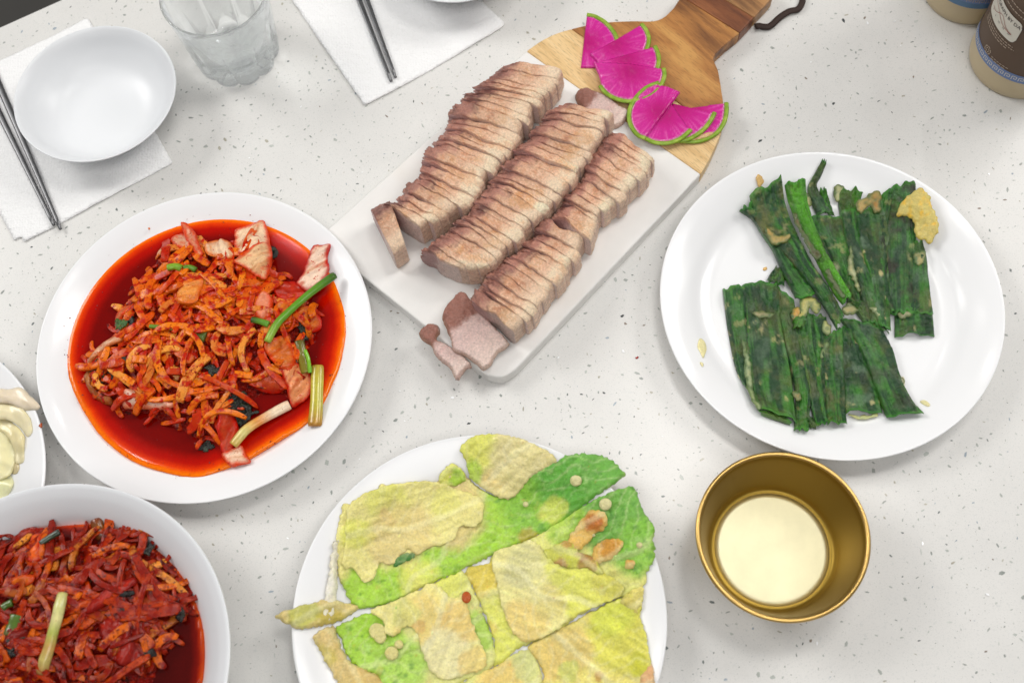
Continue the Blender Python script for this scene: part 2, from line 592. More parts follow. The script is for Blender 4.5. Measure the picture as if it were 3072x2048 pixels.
def wood(name, c0, c1, c2, grain, rot):
    m = bpy.data.materials.new(name)
    m.use_nodes = True
    N, L = m.node_tree.nodes, m.node_tree.links
    b = N['Principled BSDF']
    b.inputs['Roughness'].default_value = 0.45
    tc = N.new('ShaderNodeTexCoord')
    mp = N.new('ShaderNodeMapping')
    mp.inputs['Rotation'].default_value = (0, 0, rot)
    mp.inputs['Scale'].default_value = (1, 1, 1)
    L.new(tc.outputs['Object'], mp.inputs[0])
    sq = N.new('ShaderNodeMapping')
    sq.inputs['Scale'].default_value = (10, grain, grain)
    L.new(mp.outputs[0], sq.inputs[0])
    n1 = N.new('ShaderNodeTexNoise')
    n1.inputs['Scale'].default_value = 1
    n1.inputs['Detail'].default_value = 6
    n1.inputs['Distortion'].default_value = .6
    L.new(sq.outputs[0], n1.inputs['Vector'])
    rp = N.new('ShaderNodeValToRGB')
    e = rp.color_ramp.elements
    e[0].position, e[0].color = .33, (*c0, 1)
    e[1].position, e[1].color = .66, (*c2, 1)
    k = e.new(.5)
    k.color = (*c1, 1)
    L.new(n1.outputs[0], rp.inputs[0])
    # pores
    s2 = N.new('ShaderNodeMapping')
    s2.inputs['Scale'].default_value = (130, 900, 900)
    L.new(mp.outputs[0], s2.inputs[0])
    n2 = N.new('ShaderNodeTexNoise')
    n2.inputs['Scale'].default_value = 1
    n2.inputs['Detail'].default_value = 2
    L.new(s2.outputs[0], n2.inputs['Vector'])
    mr = N.new('ShaderNodeMapRange')
    mr.inputs[1].default_value, mr.inputs[2].default_value, mr.inputs[3].default_value, mr.inputs[4].default_value = .3, .48, .68, 1
    L.new(n2.outputs[0], mr.inputs[0])
    cm = N.new('ShaderNodeCombineColor')
    for i in range(3): L.new(mr.outputs[0], cm.inputs[i])
    mx = N.new('ShaderNodeMix')
    mx.data_type, mx.blend_type = 'RGBA', 'MULTIPLY'
    mx.inputs[0].default_value = 1
    L.new(rp.outputs[0], mx.inputs[6])
    L.new(cm.outputs[0], mx.inputs[7])
    L.new(mx.outputs[2], b.inputs['Base Color'])
    bp = N.new('ShaderNodeBump')
    bp.inputs['Strength'].default_value, bp.inputs['Distance'].default_value = .15, .0004
    L.new(n2.outputs[0], bp.inputs['Height'])
    L.new(bp.outputs[0], b.inputs['Normal'])
    return m


def counter_mat():
    m = mk('quartz_counter', (0.715, 0.705, 0.68), rough=0.25, spec=.5, var=(22, .025),
           blotch=[(700, .58, .72, (0.60, 0.605, 0.585)), (260, .6, .75, (0.63, 0.635, 0.615)), (1300, .60, .72, (0.47, 0.48, 0.465))])
    return m


MT['counter'] = counter_mat()


def towel_mat():
    m = mk('paper_towel', (0.89, 0.89, 0.89), rough=0.95, spec=.1, sss=.1, sssr=(1, 1, 1))
    N, L = m.node_tree.nodes, m.node_tree.links
    b = N['Principled BSDF']
    tc = N.new('ShaderNodeTexCoord')
    v = N.new('ShaderNodeTexVoronoi')
    v.inputs['Scale'].default_value = 420
    v.inputs['Randomness'].default_value = .55
    L.new(tc.outputs['Object'], v.inputs['Vector'])
    w = N.new('ShaderNodeTexWave')
    w.wave_type = 'RINGS'
    w.inputs['Scale'].default_value = 34
    w.inputs['Distortion'].default_value = 9
    w.inputs['Detail'].default_value = 1
    w.inputs['Detail Scale'].default_value = 1.2
    L.new(tc.outputs['Object'], w.inputs['Vector'])
    a = N.new('ShaderNodeMath')
    a.operation = 'MULTIPLY_ADD'
    L.new(w.outputs['Fac'], a.inputs[0])
    a.inputs[1].default_value = .35
    L.new(v.outputs['Distance'], a.inputs[2])
    bp = N.new('ShaderNodeBump')
    bp.inputs['Strength'].default_value, bp.inputs['Distance'].default_value = .6, .0011
    L.new(a.outputs[0], bp.inputs['Height'])
    L.new(bp.outputs[0], b.inputs['Normal'])
    return m


MT['towel'] = towel_mat()


def glass_mat():
    m = bpy.data.materials.new('clear_glass')
    m.use_nodes = True
    b = m.node_tree.nodes['Principled BSDF']
    b.inputs['Base Color'].default_value = (0.96, 0.99, 1.0, 1)
    b.inputs['Roughness'].default_value = 0.0
    b.inputs['IOR'].default_value = 1.5
    b.inputs['Transmission Weight'].default_value = 1.0
    N, L = m.node_tree.nodes, m.node_tree.links
    t = N.new('ShaderNodeBsdfTransparent')
    t.inputs[0].default_value = (0.985, 0.995, 1.0, 1)
    mx = N.new('ShaderNodeMixShader')
    lw = N.new('ShaderNodeLayerWeight')
    lw.inputs[0].default_value = 0.45
    mr = N.new('ShaderNodeMapRange')
    mr.inputs[3].default_value, mr.inputs[4].default_value = .26, 1.0
    L.new(lw.outputs['Facing'], mr.inputs[0])
    L.new(mr.outputs[0], mx.inputs[0])
    L.new(t.outputs[0], mx.inputs[1])
    L.new(b.outputs[0], mx.inputs[2])
    L.new(mx.outputs[0], N['Material Output'].inputs['Surface'])
    return m


MT['glass'] = glass_mat()

# ------------------------------------------------------------------ setting: floor and counter
link('floor', make_mesh('floor', [(-3, -2, -.9), (3, -2, -.9), (3, 4, -.9), (-3, 4, -.9)], [(0, 1, 2, 3)], smooth=False), MT['floor'])['kind'] = 'structure'
e0, e1 = px([(-300, 216)], 0)[0], px([(700, -232)], 0)[0]
ed = (e1 - e0) / np.linalg.norm(e1 - e0)
en = np.array([ed[1], -ed[0]])
ctop = [e0 - ed * .8, e1 + ed * 1.0, e1 + ed * 1.0 + en * 1.75, e0 - ed * .8 + en * 1.75]
V = [(*p, 0) for p in ctop] + [(*p, -.03) for p in ctop]
counter = link('countertop', make_mesh('countertop', V, [(3, 2, 1, 0), (4, 5, 6, 7)] + [(i, (i + 1) % 4, 4 + (i + 1) % 4, 4 + i) for i in range(4)], smooth=False), MT['counter'])
counter['kind'] = 'structure'
bv = counter.modifiers.new('b', 'BEVEL')
bv.width, bv.segments = .0015, 2


def chips():
    lo, hi = np.array([-.72, -.08]), np.array([.74, 1.02])
    V, F, C = [], [], []
    GV, GF = [], []
    occ = {}
    cs = .004
    n = 0
    pal = [S(168, 172, 166), S(150, 155, 150), S(182, 186, 180), S(120, 126, 124), S(176, 172, 158), S(78, 82, 82), S(140, 128, 116), S(160, 170, 178), S(196, 198, 193)]
    wts = np.array([.25, .16, .25, .05, .09, .025, .025, .05, .10])
    for _ in range(30000):
        c = lo + rng.random(2) * (hi - lo)
        if (c - e0) @ en < .006: continue
        big = rng.random()
        L = .0007 + .0011 * rng.random() if big < .55 else (.0020 + .0022 * rng.random() if big < .93 else .0040 + .0022 * rng.random())
        rr = L * .6
        key = (int(c[0] / cs), int(c[1] / cs))
        if any(np.hypot(*(c - q)) < rr + r2 for dx in (-1, 0, 1) for dy in (-1, 0, 1) for q, r2 in occ.get((key[0] + dx, key[1] + dy), ())): continue
        occ.setdefault(key, []).append((c, rr))
        k = rng.integers(4, 7)
        th = np.sort(rng.random(k)) * .5 + np.arange(k) / k * 2 * math.pi
        asp = .25 + .45 * rng.random()
        a = rng.random() * math.pi
        r = L / 2 * (.6 + .4 * rng.random(k))
        x, y = r * np.cos(th), r * np.sin(th) * asp
        q = np.c_[x * math.cos(a) - y * math.sin(a), x * math.sin(a) + y * math.cos(a)] + c
        if rng.random() < .022 and L > .0018:
            tl = (rng.random(2) - .5) * .3
            b = len(GV)
            GV += [(p[0], p[1], .0007 + (p - c) @ tl) for p in q]
            GF.append(tuple(range(b, b + k)))
            continue
        b = len(V)
        V += [(p[0], p[1], .00012) for p in q]
        F.append(tuple(range(b, b + k)))
        cc = pal[rng.choice(9, p=wts)]
        if L < .0018: cc = cc * .9
        C += [cc * (.9 + .2 * rng.random())] * k
    o = link('quartz_chip_flecks', make_mesh('quartz_chip_flecks', V, F, np.array(C), smooth=False), MT['chip'], counter)
    o['kind'] = 'stuff'
    o = link('white_glint_flecks', make_mesh('white_glint_flecks', GV, GF, smooth=False), MT['glint'], counter)
    o['kind'] = 'stuff'


chips()

# ------------------------------------------------------------------ plates and bowls
PLATE = [(0, .0046), (.05, .0045), (.086, .0046), (.097, .0072), (.107, .0130), (.119, .0185), (.1275, .0214), (.1296, .0218),
         (.1302, .0210), (.1292, .0194), (.118, .0158), (.104, .0086), (.094, .0028), (.090, 0.0), (.086, .0002), (.084, .0016), (0, .0016)]
PLR = prof_smooth(PLATE, 5)
_pi = int(np.argmax(PLR[:, 0]))
PTOP = PLR[:_pi]


def plate_z(c, add=0.0):
    c = np.array(c[:2])
    return lambda q: np.interp(np.hypot(q[:, 0] - c[0], q[:, 1] - c[1]), PTOP[:, 0], PTOP[:, 1]) + add


V0, F0 = lathe_data(PLR, 160)
plate_me = make_mesh('plate', V0, F0)
plate_me.materials.append(MT['ceramic'])


def plate(u, label, group='round white plates'):
    c = np.array(u) * (CAM_H - .0218)
    o = link('plate', plate_me, None, None, (c[0], c[1], 0))
    tag(o, label, 'plate', group)
    return c


PK = plate((-.2961, .4602), 'white plate holding red kimchi in broth')
PL = plate((.3087, .4394), 'white plate under the dark green leaf pancakes')
PC = plate((-.0521, .1731), 'white plate under the pale cabbage pancake')
PS = plate((-.605, .3375), 'white plate holding pale steamed cabbage leaves')


def bowl_mesh(name, prof):
    V, F = lathe_data(prof_smooth(prof, 6), 144)
    me = make_mesh(name, V, F)
    me.materials.append(MT['bowl'])
    return me


rice = bowl_mesh('rice_bowl', [(0, .0058), (.028, .0061), (.043, .0105), (.0550, .0215), (.0620, .0310), (.0655, .0348), (.0678, .0362), (.0683, .0355),
                               (.0662, .0332), (.0615, .0275), (.0540, .0180), (.0425, .0075), (.0335, .0030), (.0315, 0), (.0285, .0004), (.027, .0020), (0, .0022)])
c = np.array((-.4183, .7616)) * (CAM_H - .0372)
RB = np.array([c[0], c[1]])
tag(link('rice_bowl', rice, None, None, (c[0], c[1], .0016)), 'empty white bowl beside the glass tumbler', 'bowl', 'small white bowls')
c = px([(1366, -178)], .037)[0]
tag(link('rice_bowl', rice, None, None, (c[0], c[1], .0016)), 'white bowl cut by the frame on the paper towel behind the pork', 'bowl', 'small white bowls')
KB_P = [(0, .0085), (.05, .009), (.076, .0165), (.094, .0330), (.1045, .0490), (.1135, .0590), (.120, .0640), (.1228, .0652), (.1233, .0640),
        (.1190, .0606), (.1080, .0480), (.0965, .0292), (.080, .0122), (.062, .0040), (.057, 0), (.053, .0004), (.050, .0022), (0, .0024)]
kb = bowl_mesh('serving_bowl', KB_P)
KB = np.array((-.4319, .1649)) * (CAM_H - .065)
tag(link('serving_bowl', kb, None, None, (KB[0], KB[1], 0)), 'deep white bowl full of dark red shredded radish kimchi', 'bowl')

# gold cup
GC = np.array((.2212, .2159)) * (CAM_H - .047)
cup = empty('metal_cup', (GC[0], GC[1], 0))
tag(cup, 'empty gold metal cup beside the leaf pancake plate', 'cup')
V, F = lathe_data(prof_smooth([(.0408, .0042), (.0432, .0048), (.0454, .0075), (.0470, .0130), (.0545, .0420), (.0562, .0462), (.0560, .0470), (.0566, .0470), (.0571, .0462),
                               (.0556, .0420), (.0484, .0125), (.0462, .0050), (.0440, .0012), (.0400, 0), (.0398, .0006)], 6), 160)
link('wall', make_mesh('wall', V, F), MT['gold'], cup)
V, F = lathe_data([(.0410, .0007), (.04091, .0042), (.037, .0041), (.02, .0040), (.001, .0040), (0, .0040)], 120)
MT['goldfloor'] = mk('gold_cup_floor', S(216, 210, 176), rough=.48, metal=1.0, var=(60, .05), bump=(90, .05, .001))  # paler than the wall: lamp reflection put into the base colour
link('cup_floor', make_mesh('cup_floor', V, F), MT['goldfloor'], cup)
th = np.linspace(0, 2 * math.pi, 161)
tv, tf = [], []
for i in range(160):
    for k in range(14):
        a = k / 14 * 2 * math.pi
        r = .0575 + .0017 * math.cos(a)
        tv.append((r * math.cos(th[i]), r * math.sin(th[i]), .0470 + .0015 * math.sin(a)))
for i in range(160):
    for k in range(14):
        tf.append((i * 14 + k, ((i + 1) % 160) * 14 + k, ((i + 1) % 160) * 14 + (k + 1) % 14, i * 14 + (k + 1) % 14))
MT['goldrim'] = mk('gold_rim', S(198, 164, 98), rough=.32, metal=1.0)
link('rim', make_mesh('rim', tv, tf), MT['goldrim'], cup)

# ------------------------------------------------------------------ paper towels
def towel(pts, label, seed, bowl_c, layers=1):
    P = resample(px(pts, .0008), .002, smooth=False)
    P = ragged(P, .0006, 350, seed)

    def zf(q):
        near = ss(.030, .055, np.hypot(q[:, 0] - bowl_c[0], q[:, 1] - bowl_c[1]))
        return .0003 + (.0007 + .0007 * vn(q, 22, seed)) * near
    root = sheet('paper_towel', P, MT['towel'], cell=.0022, zf=zf, thick=.0009, rnd=.0006)
    tag(root, label, 'paper towel', 'folded paper towels')
    return root


towel([(0 - 300, 335), (0, 184), (143, 118), (263, 54), (390, 262), (519, 490), (440, 533), (277, 619), (186, 669), (72, 726), (66, 710), (43, 722), (0, 641), (-120, 470)],
      'white embossed paper towel under the empty bowl and a pair of chopsticks', 3, RB)
towel([(770, -165), (875, 0), (984, 160), (1095, 318), (1233, 245), (1380, 160), (1500, 88), (1516, 73), (1453, 13), (1360, -140), (1300, -250), (1000, -250)],
      'white embossed paper towel with chopsticks, pointing at the pork board', 8, px([(1366, -178)], .03)[0])


def chopstick(tip, far, label, z=.0042, L=.232):
    a, b = p3(tip, z), p3(far, z)
    d = (b - a).normalized()
    t = np.linspace(0, 1, 24)
    P = np.array([a + d * (L * k) for k in t])
    r = .00155 + .0014 * ss(0, .75, t)
    r[0] *= .75
    V, F = tube_data(P, r, 16, flat=.62, square=True)
    V[:, 2] += -V[:, 2].min() + .0022
    o = obj('chopstick', V, F, MT['metal'])
    tag(o, label, 'chopstick', 'metal chopsticks')


chopstick((162, 676), (0, 345), 'dark steel chopstick on the towel, farther from the empty bowl')
chopstick((182, 688), (0, 262), 'dark steel chopstick on the towel, tucked along the empty bowl')
chopstick((1174, 245), (1077, 0), 'grey steel chopstick reaching nearest the towel corner behind the pork')
chopstick((1187, 233), (1100, 0), 'grey steel chopstick with the shorter reach, beside the half hidden bowl')

# ------------------------------------------------------------------ serving board
BT = .0145
hp = lambda pts: px(pts, BT)
bdir = hp([(1850, 338)])[0] - hp([(1300, 800)])[0]
bang = math.atan2(bdir[1], bdir[0])
jm = [(1580, 153), (2103, 522)]                 # marble / pale wood joint
ja = [(1714, 87), (2164, 398)]                  # pale wood / acacia joint
MT['acacia'] = wood('acacia_wood', S(112, 68, 32), S(172, 116, 58), S(198, 146, 80), 60, -(bang - math.pi / 2) )
MT['pine'] = wood('pale_wood', S(206, 168, 112), S(226, 192, 138), S(234, 204, 154), 120, -(bang - math.pi / 2))
MT['walnut'] = wood('dark_wood', S(84, 44, 22), S(118, 66, 34), S(140, 84, 46), 80, -(bang - math.pi / 2))
MT['acacia2'] = wood('handle_wood', S(120, 82, 48), S(168, 122, 74), S(182, 138, 90), 90, -(bang - math.pi / 2))
board = empty('serving_board', (*hp([(1600, 650)])[0], 0))
tag(board, 'marble and wood paddle board holding the pork and pink radish', 'serving board')


def slab(name, pts, mat, smooth_poly=False, z0=.0006, bev=.0016):
    P = hp(pts)
    a2 = 0.5 * np.sum(P[:, 0] * np.roll(P[:, 1], -1) - np.roll(P[:, 0], -1) * P[:, 1])
    if a2 < 0: P = P[::-1]
    n = len(P)
    V = [(*p, BT) for p in P] + [(*p, z0) for p in P]
    F = [tuple(range(n)), tuple(range(2 * n - 1, n - 1, -1))] + [(i, n + i, n + (i + 1) % n, (i + 1) % n) for i in range(n)]
    o = obj(name, V, F, mat, parent=board, smooth=False)
    b = o.modifiers.new('b', 'BEVEL')
    b.width, b.segments, b.limit_method, b.angle_limit = bev, 3, 'ANGLE', math.radians(50)
    return o


def arcp(pts, step=12):
    return [tuple(p) for p in resample(pts, step, closed=False)]


slab('marble_slab', [(1580, 153)] + [(1000, 672)] + arcp([(972, 697), (962, 718), (975, 738)]) + arcp([(1425, 1098), (1462, 1124), (1506, 1131), (1548, 1107)]) + [(2103, 522)], MT['marble'])
slab('pale_wood_strip', arcp([(1580, 153), (1625, 122), (1668, 101), (1714, 87)]) + arcp([(2164, 398), (2150, 432), (2128, 479), (2103, 522)]), MT['pine'], bev=.001)
slab('wood_panel', arcp([(1714, 87), (1760, 76), (1819, 67), (1904, 63), (1950, 64), (1975, 60), (1997, 48), (2021, 24)]) + [(2057, 0 - 30), (2061, 0)]
     + [(2219, 99)] + arcp([(2180, 130), (2146, 162), (2140, 178), (2154, 210), (2166, 279), (2171, 320), (2170, 363), (2164, 398)]), MT['acacia'], bev=.001)
# the handle, in board coordinates: along = e_a, across = e_c
h0, h1 = hp([(2061, 0)])[0], hp([(2219, 99)])[0]
e_c = (h1 - h0) / np.linalg.norm(h1 - h0)
e_a = np.array([-e_c[1], e_c[0]])
hl = h1 - e_c * .058
ll = hp([(2037, -2)])[0]


def hslab(name, corners, mat):
    P = np.array(corners)
    a2 = 0.5 * np.sum(P[:, 0] * np.roll(P[:, 1], -1) - np.roll(P[:, 0], -1) * P[:, 1])
    if a2 < 0: P = P[::-1]
    n = len(P)
    V = [(*p, BT) for p in P] + [(*p, .0006) for p in P]
    F = [tuple(range(n)), tuple(range(2 * n - 1, n - 1, -1))] + [(i, n + i, n + (i + 1) % n, (i + 1) % n) for i in range(n)]
    o = obj(name, V, F, mat, parent=board, smooth=False)
    b = o.modifiers.new('b', 'BEVEL')
    b.width, b.segments, b.limit_method, b.angle_limit = .001, 3, 'ANGLE', math.radians(50)


wl, w1 = hp([(2267, 56)])[0], None
d1 = (wl - h1) @ e_a
g = .00012
hslab('dark_wood_stripe', [h1 + e_a * g, h1 + e_a * d1, hl + e_a * d1, hl + e_a * g], MT['walnut'])
end = (hp([(2326, -6)])[0] - h1) @ e_a + .006
R_ = .009
cc = [h1 + e_a * (d1 + g)]
for k in np.linspace(0, math.pi / 2, 7):
    cc.append(h1 + e_a * (end - R_ + R_ * math.sin(k)) - e_c * (R_ - R_ * math.cos(k)))
for k in np.linspace(0, math.pi / 2, 7):
    cc.append(hl + e_a * (end - R_ + R_ * math.cos(k)) + e_c * (R_ - R_ * math.sin(k)))
cc.append(hl + e_a * (d1 + g))
hslab('handle_end', cc, MT['acacia2'])
# wood between the panel and the handle's far side
cp = [(2266, 82), (2280, 78), (2308, 79), (2340, 52), (2368, 34), (2393, 28), (2405, 12), (2409, -10), (2400, -60), (2350, -90), (2262, -40)]
q = resample(px(cp, .003), .002, closed=False)
zz = np.interp(np.linspace(0, 1, len(q)), [0, .05, .2, .5, .8, 1], [.004, .0022, .0028, .0022, .006, .0155])
V, F = tube_data(np.c_[q, zz], .0028, 10, flat=.45, square=True)
obj('leather_cord', V, F, MT['cord'], parent=board)

# ------------------------------------------------------------------ pork
Z5 = Z(1000, 100, .4464)
Z6 = Z(1000, 550, .42517)
Z3 = Z(1500, 0, .4039)


def pork_color(a, hh, P, cap, edge, seed, goldness=.5):
    n1 = fbm(P, 170, seed)
    n2 = fbm(P, 420, seed + 3)
    n3 = fbm(P, 90, seed + 5)
    n4 = fbm(P, 900, seed + 8, 2)
    aa = a + .13 * n1 + .05 * n2
    c = mixc(S(180, 126, 110), S(120, 78, 70), ss(-.15, .5, n3 + .5 * n2))
    c = mixc(c, S(216, 172, 142), ss(.22, .38, aa))
    c = mixc(c, S(198, 136, 100), ss(-.05, .4, n1 + .4 * n2) * ss(.3, .4, aa) * .7)
    c = mixc(c, S(236, 206, 176), ss(.60, .84, aa))
    c = mixc(c, S(200, 140, 76), ss(.05, .4, n3 + .5 * n2) * ss(.35, .5, aa) * ss(1.1, .85, aa) * goldness)
    c = mixc(c, S(240, 212, 182), ss(.1, .45, n4 + .5 * n2) * ss(.3, .45, aa) * .45)
    c = mixc(c, S(150, 92, 70), edge * ss(.15, -.25, n2) * .35 * ss(.8, 1, hh) * ss(.85, .45, aa))
    c = mixc(c, S(118, 74, 62), np.exp(-((aa - .36) / .022) ** 2) * ss(-.1, .4, n3 + .4 * n2) * .8)
    c = mixc(c, S(178, 124, 100), np.exp(-((aa - .62) / .03) ** 2) * ss(.0, .5, n1) * .6)
    side = ss(.94, .78, hh)
    sidec = mixc(S(186, 142, 130), S(226, 192, 168), ss(.25, .7, aa))
    sidec = mixc(sidec, S(198, 154, 132), ss(-.1, .4, n2 + .5 * n4) * .8)
    c = mixc(c, sidec, side * .85)
    capc = mixc(S(180, 138, 134), S(222, 196, 186), ss(.3, .6, aa + .15 * n2))
    return mixc(c, capc, cap * ss(1.0, .86, hh))


def pork_slice(cutA, cutB, gapA, gapB, ax, ac, zb, h, label, group, seed, rag=.0032, gold=.5):
    """slab between two cut lines, each a function of the position across the row"""
    r = np.random.default_rng(seed)
    m = 96
    th = np.arange(m) / m * 2 * math.pi
    ex = 6.5
    k = (np.abs(np.cos(th)) ** ex + np.abs(np.sin(th)) ** ex) ** (-1 / ex)
    A0, H0 = .5 + .5 * k * np.cos(th), .5 + .5 * k * np.sin(th)
    slip, dz, tilt, tone = r.normal(0, .0017), r.normal(0, .0010), .0016 + r.normal(0, .0012), 1.12 + r.normal(0, .06)
    tt = np.r_[0, .05, .13, .25, .38, .5, .62, .75, .87, .95, 1]
    shrink = np.r_[.974, .992, .998, 1, 1, 1, 1, 1, .998, .992, .974]
    V, A, H, CAP, ED = [], [], [], [], []
    seq = [(0, .30, 1, 0), (0, .62, 1, 0)] + [(t, s_, float(t in (0, 1)), float(t < .1 or t > .9)) for t, s_ in zip(tt, shrink)] + [(1, .62, 1, 0), (1, .30, 1, 0)]
    for t, s_, cap, ed_ in seq:
        a, hh = .5 + (A0 - .5) * s_, .5 + (H0 - .5) * s_
        ga, gb = gapA(a) * ss(.35, 1, hh), gapB(a) * ss(.35, 1, hh)
        pa_, pb_ = cutA(a) + ax * ga[:, None], cutB(a) - ax * gb[:, None]
        xy = pa_ + (pb_ - pa_) * t + ac * slip
        flare = .0022 * (1 - hh) * (a > .5) - .0012 * (1 - hh) * (a < .5)
        V.append(np.c_[xy + ac * flare[:, None], zb + hh * (h + dz + tilt * (t - .6) * ss(1.0, .55, a))])
        A.append(a); H.append(hh); CAP.append(np.full(m, cap)); ED.append(np.full(m, ed_))
    V, A, H, CAP, ED = np.vstack(V), np.concatenate(A), np.concatenate(H), np.concatenate(CAP), np.concatenate(ED)
    amp = (.0006 + rag * ss(.40, .05, A)) * ss(0, .2, H)
    nz = fbm(V, 300, seed + 1) + .6 * fbm(V, 750, seed + 6, 2)
    V[:, :2] += ac * (amp * nz)[:, None] + ax * (.30 * amp * fbm(V, 330, seed + 2))[:, None]
    V[:, 2] += ((.0010 + .0013 * ss(.5, 0, A)) * (fbm(V, 200, 71) + .5 * fbm(V, 620, seed + 4)) * ss(.2, .5, H))
    V[:, 2] += .0016 * fbm(V, 45, 88) * ss(.3, 1, H)
    V[:, 2] -= .0045 * ss(.28, 0, A) * ss(.5, 1, H)
    V[:, 2] = np.maximum(V[:, 2], zb)
    n = len(seq)
    F = [(j * m + i, j * m + (i + 1) % m, (j + 1) * m + (i + 1) % m, (j + 1) * m + i) for j in range(n - 1) for i in range(m)]
    F.append(tuple(range(m - 1, -1, -1)))
    F.append(tuple((n - 1) * m + i for i in range(m)))
    C = np.clip(pork_color(A, H, V, CAP, ED, 41, gold) * tone, 0, .9)
    o = obj('pork_slice', V, [f[::-1] for f in F], MT['pork'], C)
    return tag(o, label, 'pork slice', group)


def pork_row(L, R, n, h, label, group, seed, gold=.5, jit=.25, openness=1.0):
    zt = BT + h
    Lw, Rw = along(px(L, zt), 400), along(px(R, zt), 400)
    r = np.random.default_rng(seed)
    w = np.clip(1 + jit * r.normal(size=n), .55, 1.7)
    t = np.r_[0, np.cumsum(w) / w.sum()]
    cuts, gaps = [], []
    for i, k in enumerate(t):
        a_, b_ = Lw[int(round(k * 399))], Rw[int(round(k * 399))]
        q = np.array([Lw[-1] - Lw[0], Rw[-1] - Rw[0]]).mean(0)
        q = q / np.linalg.norm(q)
        cuts.append(lambda a, a_=a_, b_=b_, q=q, i=i: a_ + (b_ - a_) * a[:, None] + q * (.0016 * vn(np.c_[a * 3.5, a * 0 + i * 7.3], 1, seed) + .0006 * vn(np.c_[a * 11, a * 0 + i * 3.1], 1, seed + 1))[:, None])
        gi = .0001 + openness * .0009 * max(0, r.normal()) ** 1.6
        c_, w_ = .15 + .35 * r.random(), .18 + .2 * r.random()
        gaps.append(lambda a, gi=gi, c_=c_, w_=w_: .00004 + gi * np.exp(-((a - c_) / w_) ** 2))
    for i in range(n):
        a2 = np.array([.0, 1.0])
        p, q = cuts[i](a2), cuts[i + 1](a2)
        ac = ((p[1] - p[0]) + (q[1] - q[0]))
        ac = ac / np.linalg.norm(ac)
        ax = (q.mean(0) - p.mean(0))
        ax = ax / np.linalg.norm(ax)
        pork_slice(cuts[i], cuts[i + 1], gaps[i], gaps[i + 1], ax, ac, BT + .0004, h - .0004, label, group, seed * 100 + i, gold=gold)


pork_row([(1513, 176), (1451, 231), (1384, 283), (1330, 377), (1259, 488), (1192, 582), (1152, 612)],
         [(1692, 200), (1660, 262), (1603, 312), (1553, 412), (1469, 524), (1402, 600), (1330, 645), (1268, 684)], 25, .031,
         'seared pork belly slice in the row beside the paper towel corner', 'pork slices in the row by the towel', 3, .35)
pork_row([(1670, 298), (1603, 368), (1549, 430), (1500, 492), (1440, 572), (1412, 604), (1375, 652), (1318, 696), (1257, 737)],
         [(1835, 332), (1790, 421), (1723, 524), (1661, 602), (1597, 664), (1538, 727), (1456, 797), (1372, 797)], 24, .032,
         'seared pork belly slice in the middle row of three', 'pork slices in the middle row', 5, .5)
pork_row([(1839, 380), (1786, 448), (1741, 524), (1696, 582), (1638, 655), (1582, 718), (1506, 767), (1451, 831), (1423, 905)],
         [(1966, 466), (1937, 524), (1870, 590), (1799, 640), (1754, 735), (1701, 809), (1638, 877), (1600, 945), (1553, 995)], 24, .028,
         'seared pork belly slice in the row beside the leaf pancake plate', 'pork slices in the row by the leaf pancakes', 9, .4)
zt = BT + .032
a = px([(1104, 606), (1176, 752), (1164, 586), (1214, 726)], zt)
line_ = lambda p, q: (lambda t: p + (q - p) * t[:, None])
ax_, ac_ = (a[2] + a[3] - a[0] - a[1]), (a[1] + a[3] - a[0] - a[2])
pork_slice(line_(a[0], a[1]), line_(a[2], a[3]), lambda t: t * 0, lambda t: t * 0, ax_ / np.linalg.norm(ax_), ac_ / np.linalg.norm(ac_), BT + .0004, .032, 'pale pork slice standing loose at the end of a row, beside the kimchi plate', None, 77, rag=.0012, gold=.3)


def flat_pork(pts, label, seed, zf, lean_pt, fat_pt, thick=.0055):
    P = resample(px(pts, BT + .006), .0015)
    P = ragged(P, .0009, 420, seed)
    l, f = px([lean_pt, fat_pt], BT + .006)
    ax = (f - l)
    L2 = ax @ ax

    def col(V, d, top):
        a = ((V[:, :2] - l) @ ax) / L2
        n = fbm(V, 260, seed)
        c = mixc(S(160, 110, 96), S(222, 192, 184), ss(.28, .42, a + .12 * n))
        c = mixc(c, S(232, 208, 196), ss(.5, 1.0, a + .1 * n))
        c = mixc(c, S(190, 140, 104), ss(.0018, .0003, d) * .5)
        stripe = vn(np.c_[a * 14, a * 0], 1, seed)
        return mixc(c, S(206, 164, 158), ss(.1, .6, stripe) * .4 * ss(.3, .5, a))
    def bumps(q, d):
        a = ((q - l) @ ax) / L2
        return .0020 * fbm(q, 300, seed) * ss(.5, .2, a) + .0006 * fbm(q, 120, seed + 2)
    o = sheet('pork_slice', P, MT['pork'], cell=.0011, zf=zf, thick=thick, col=col, rnd=.0018, zadd=bumps, seed=seed)
    tag(o, label, 'pork slice')


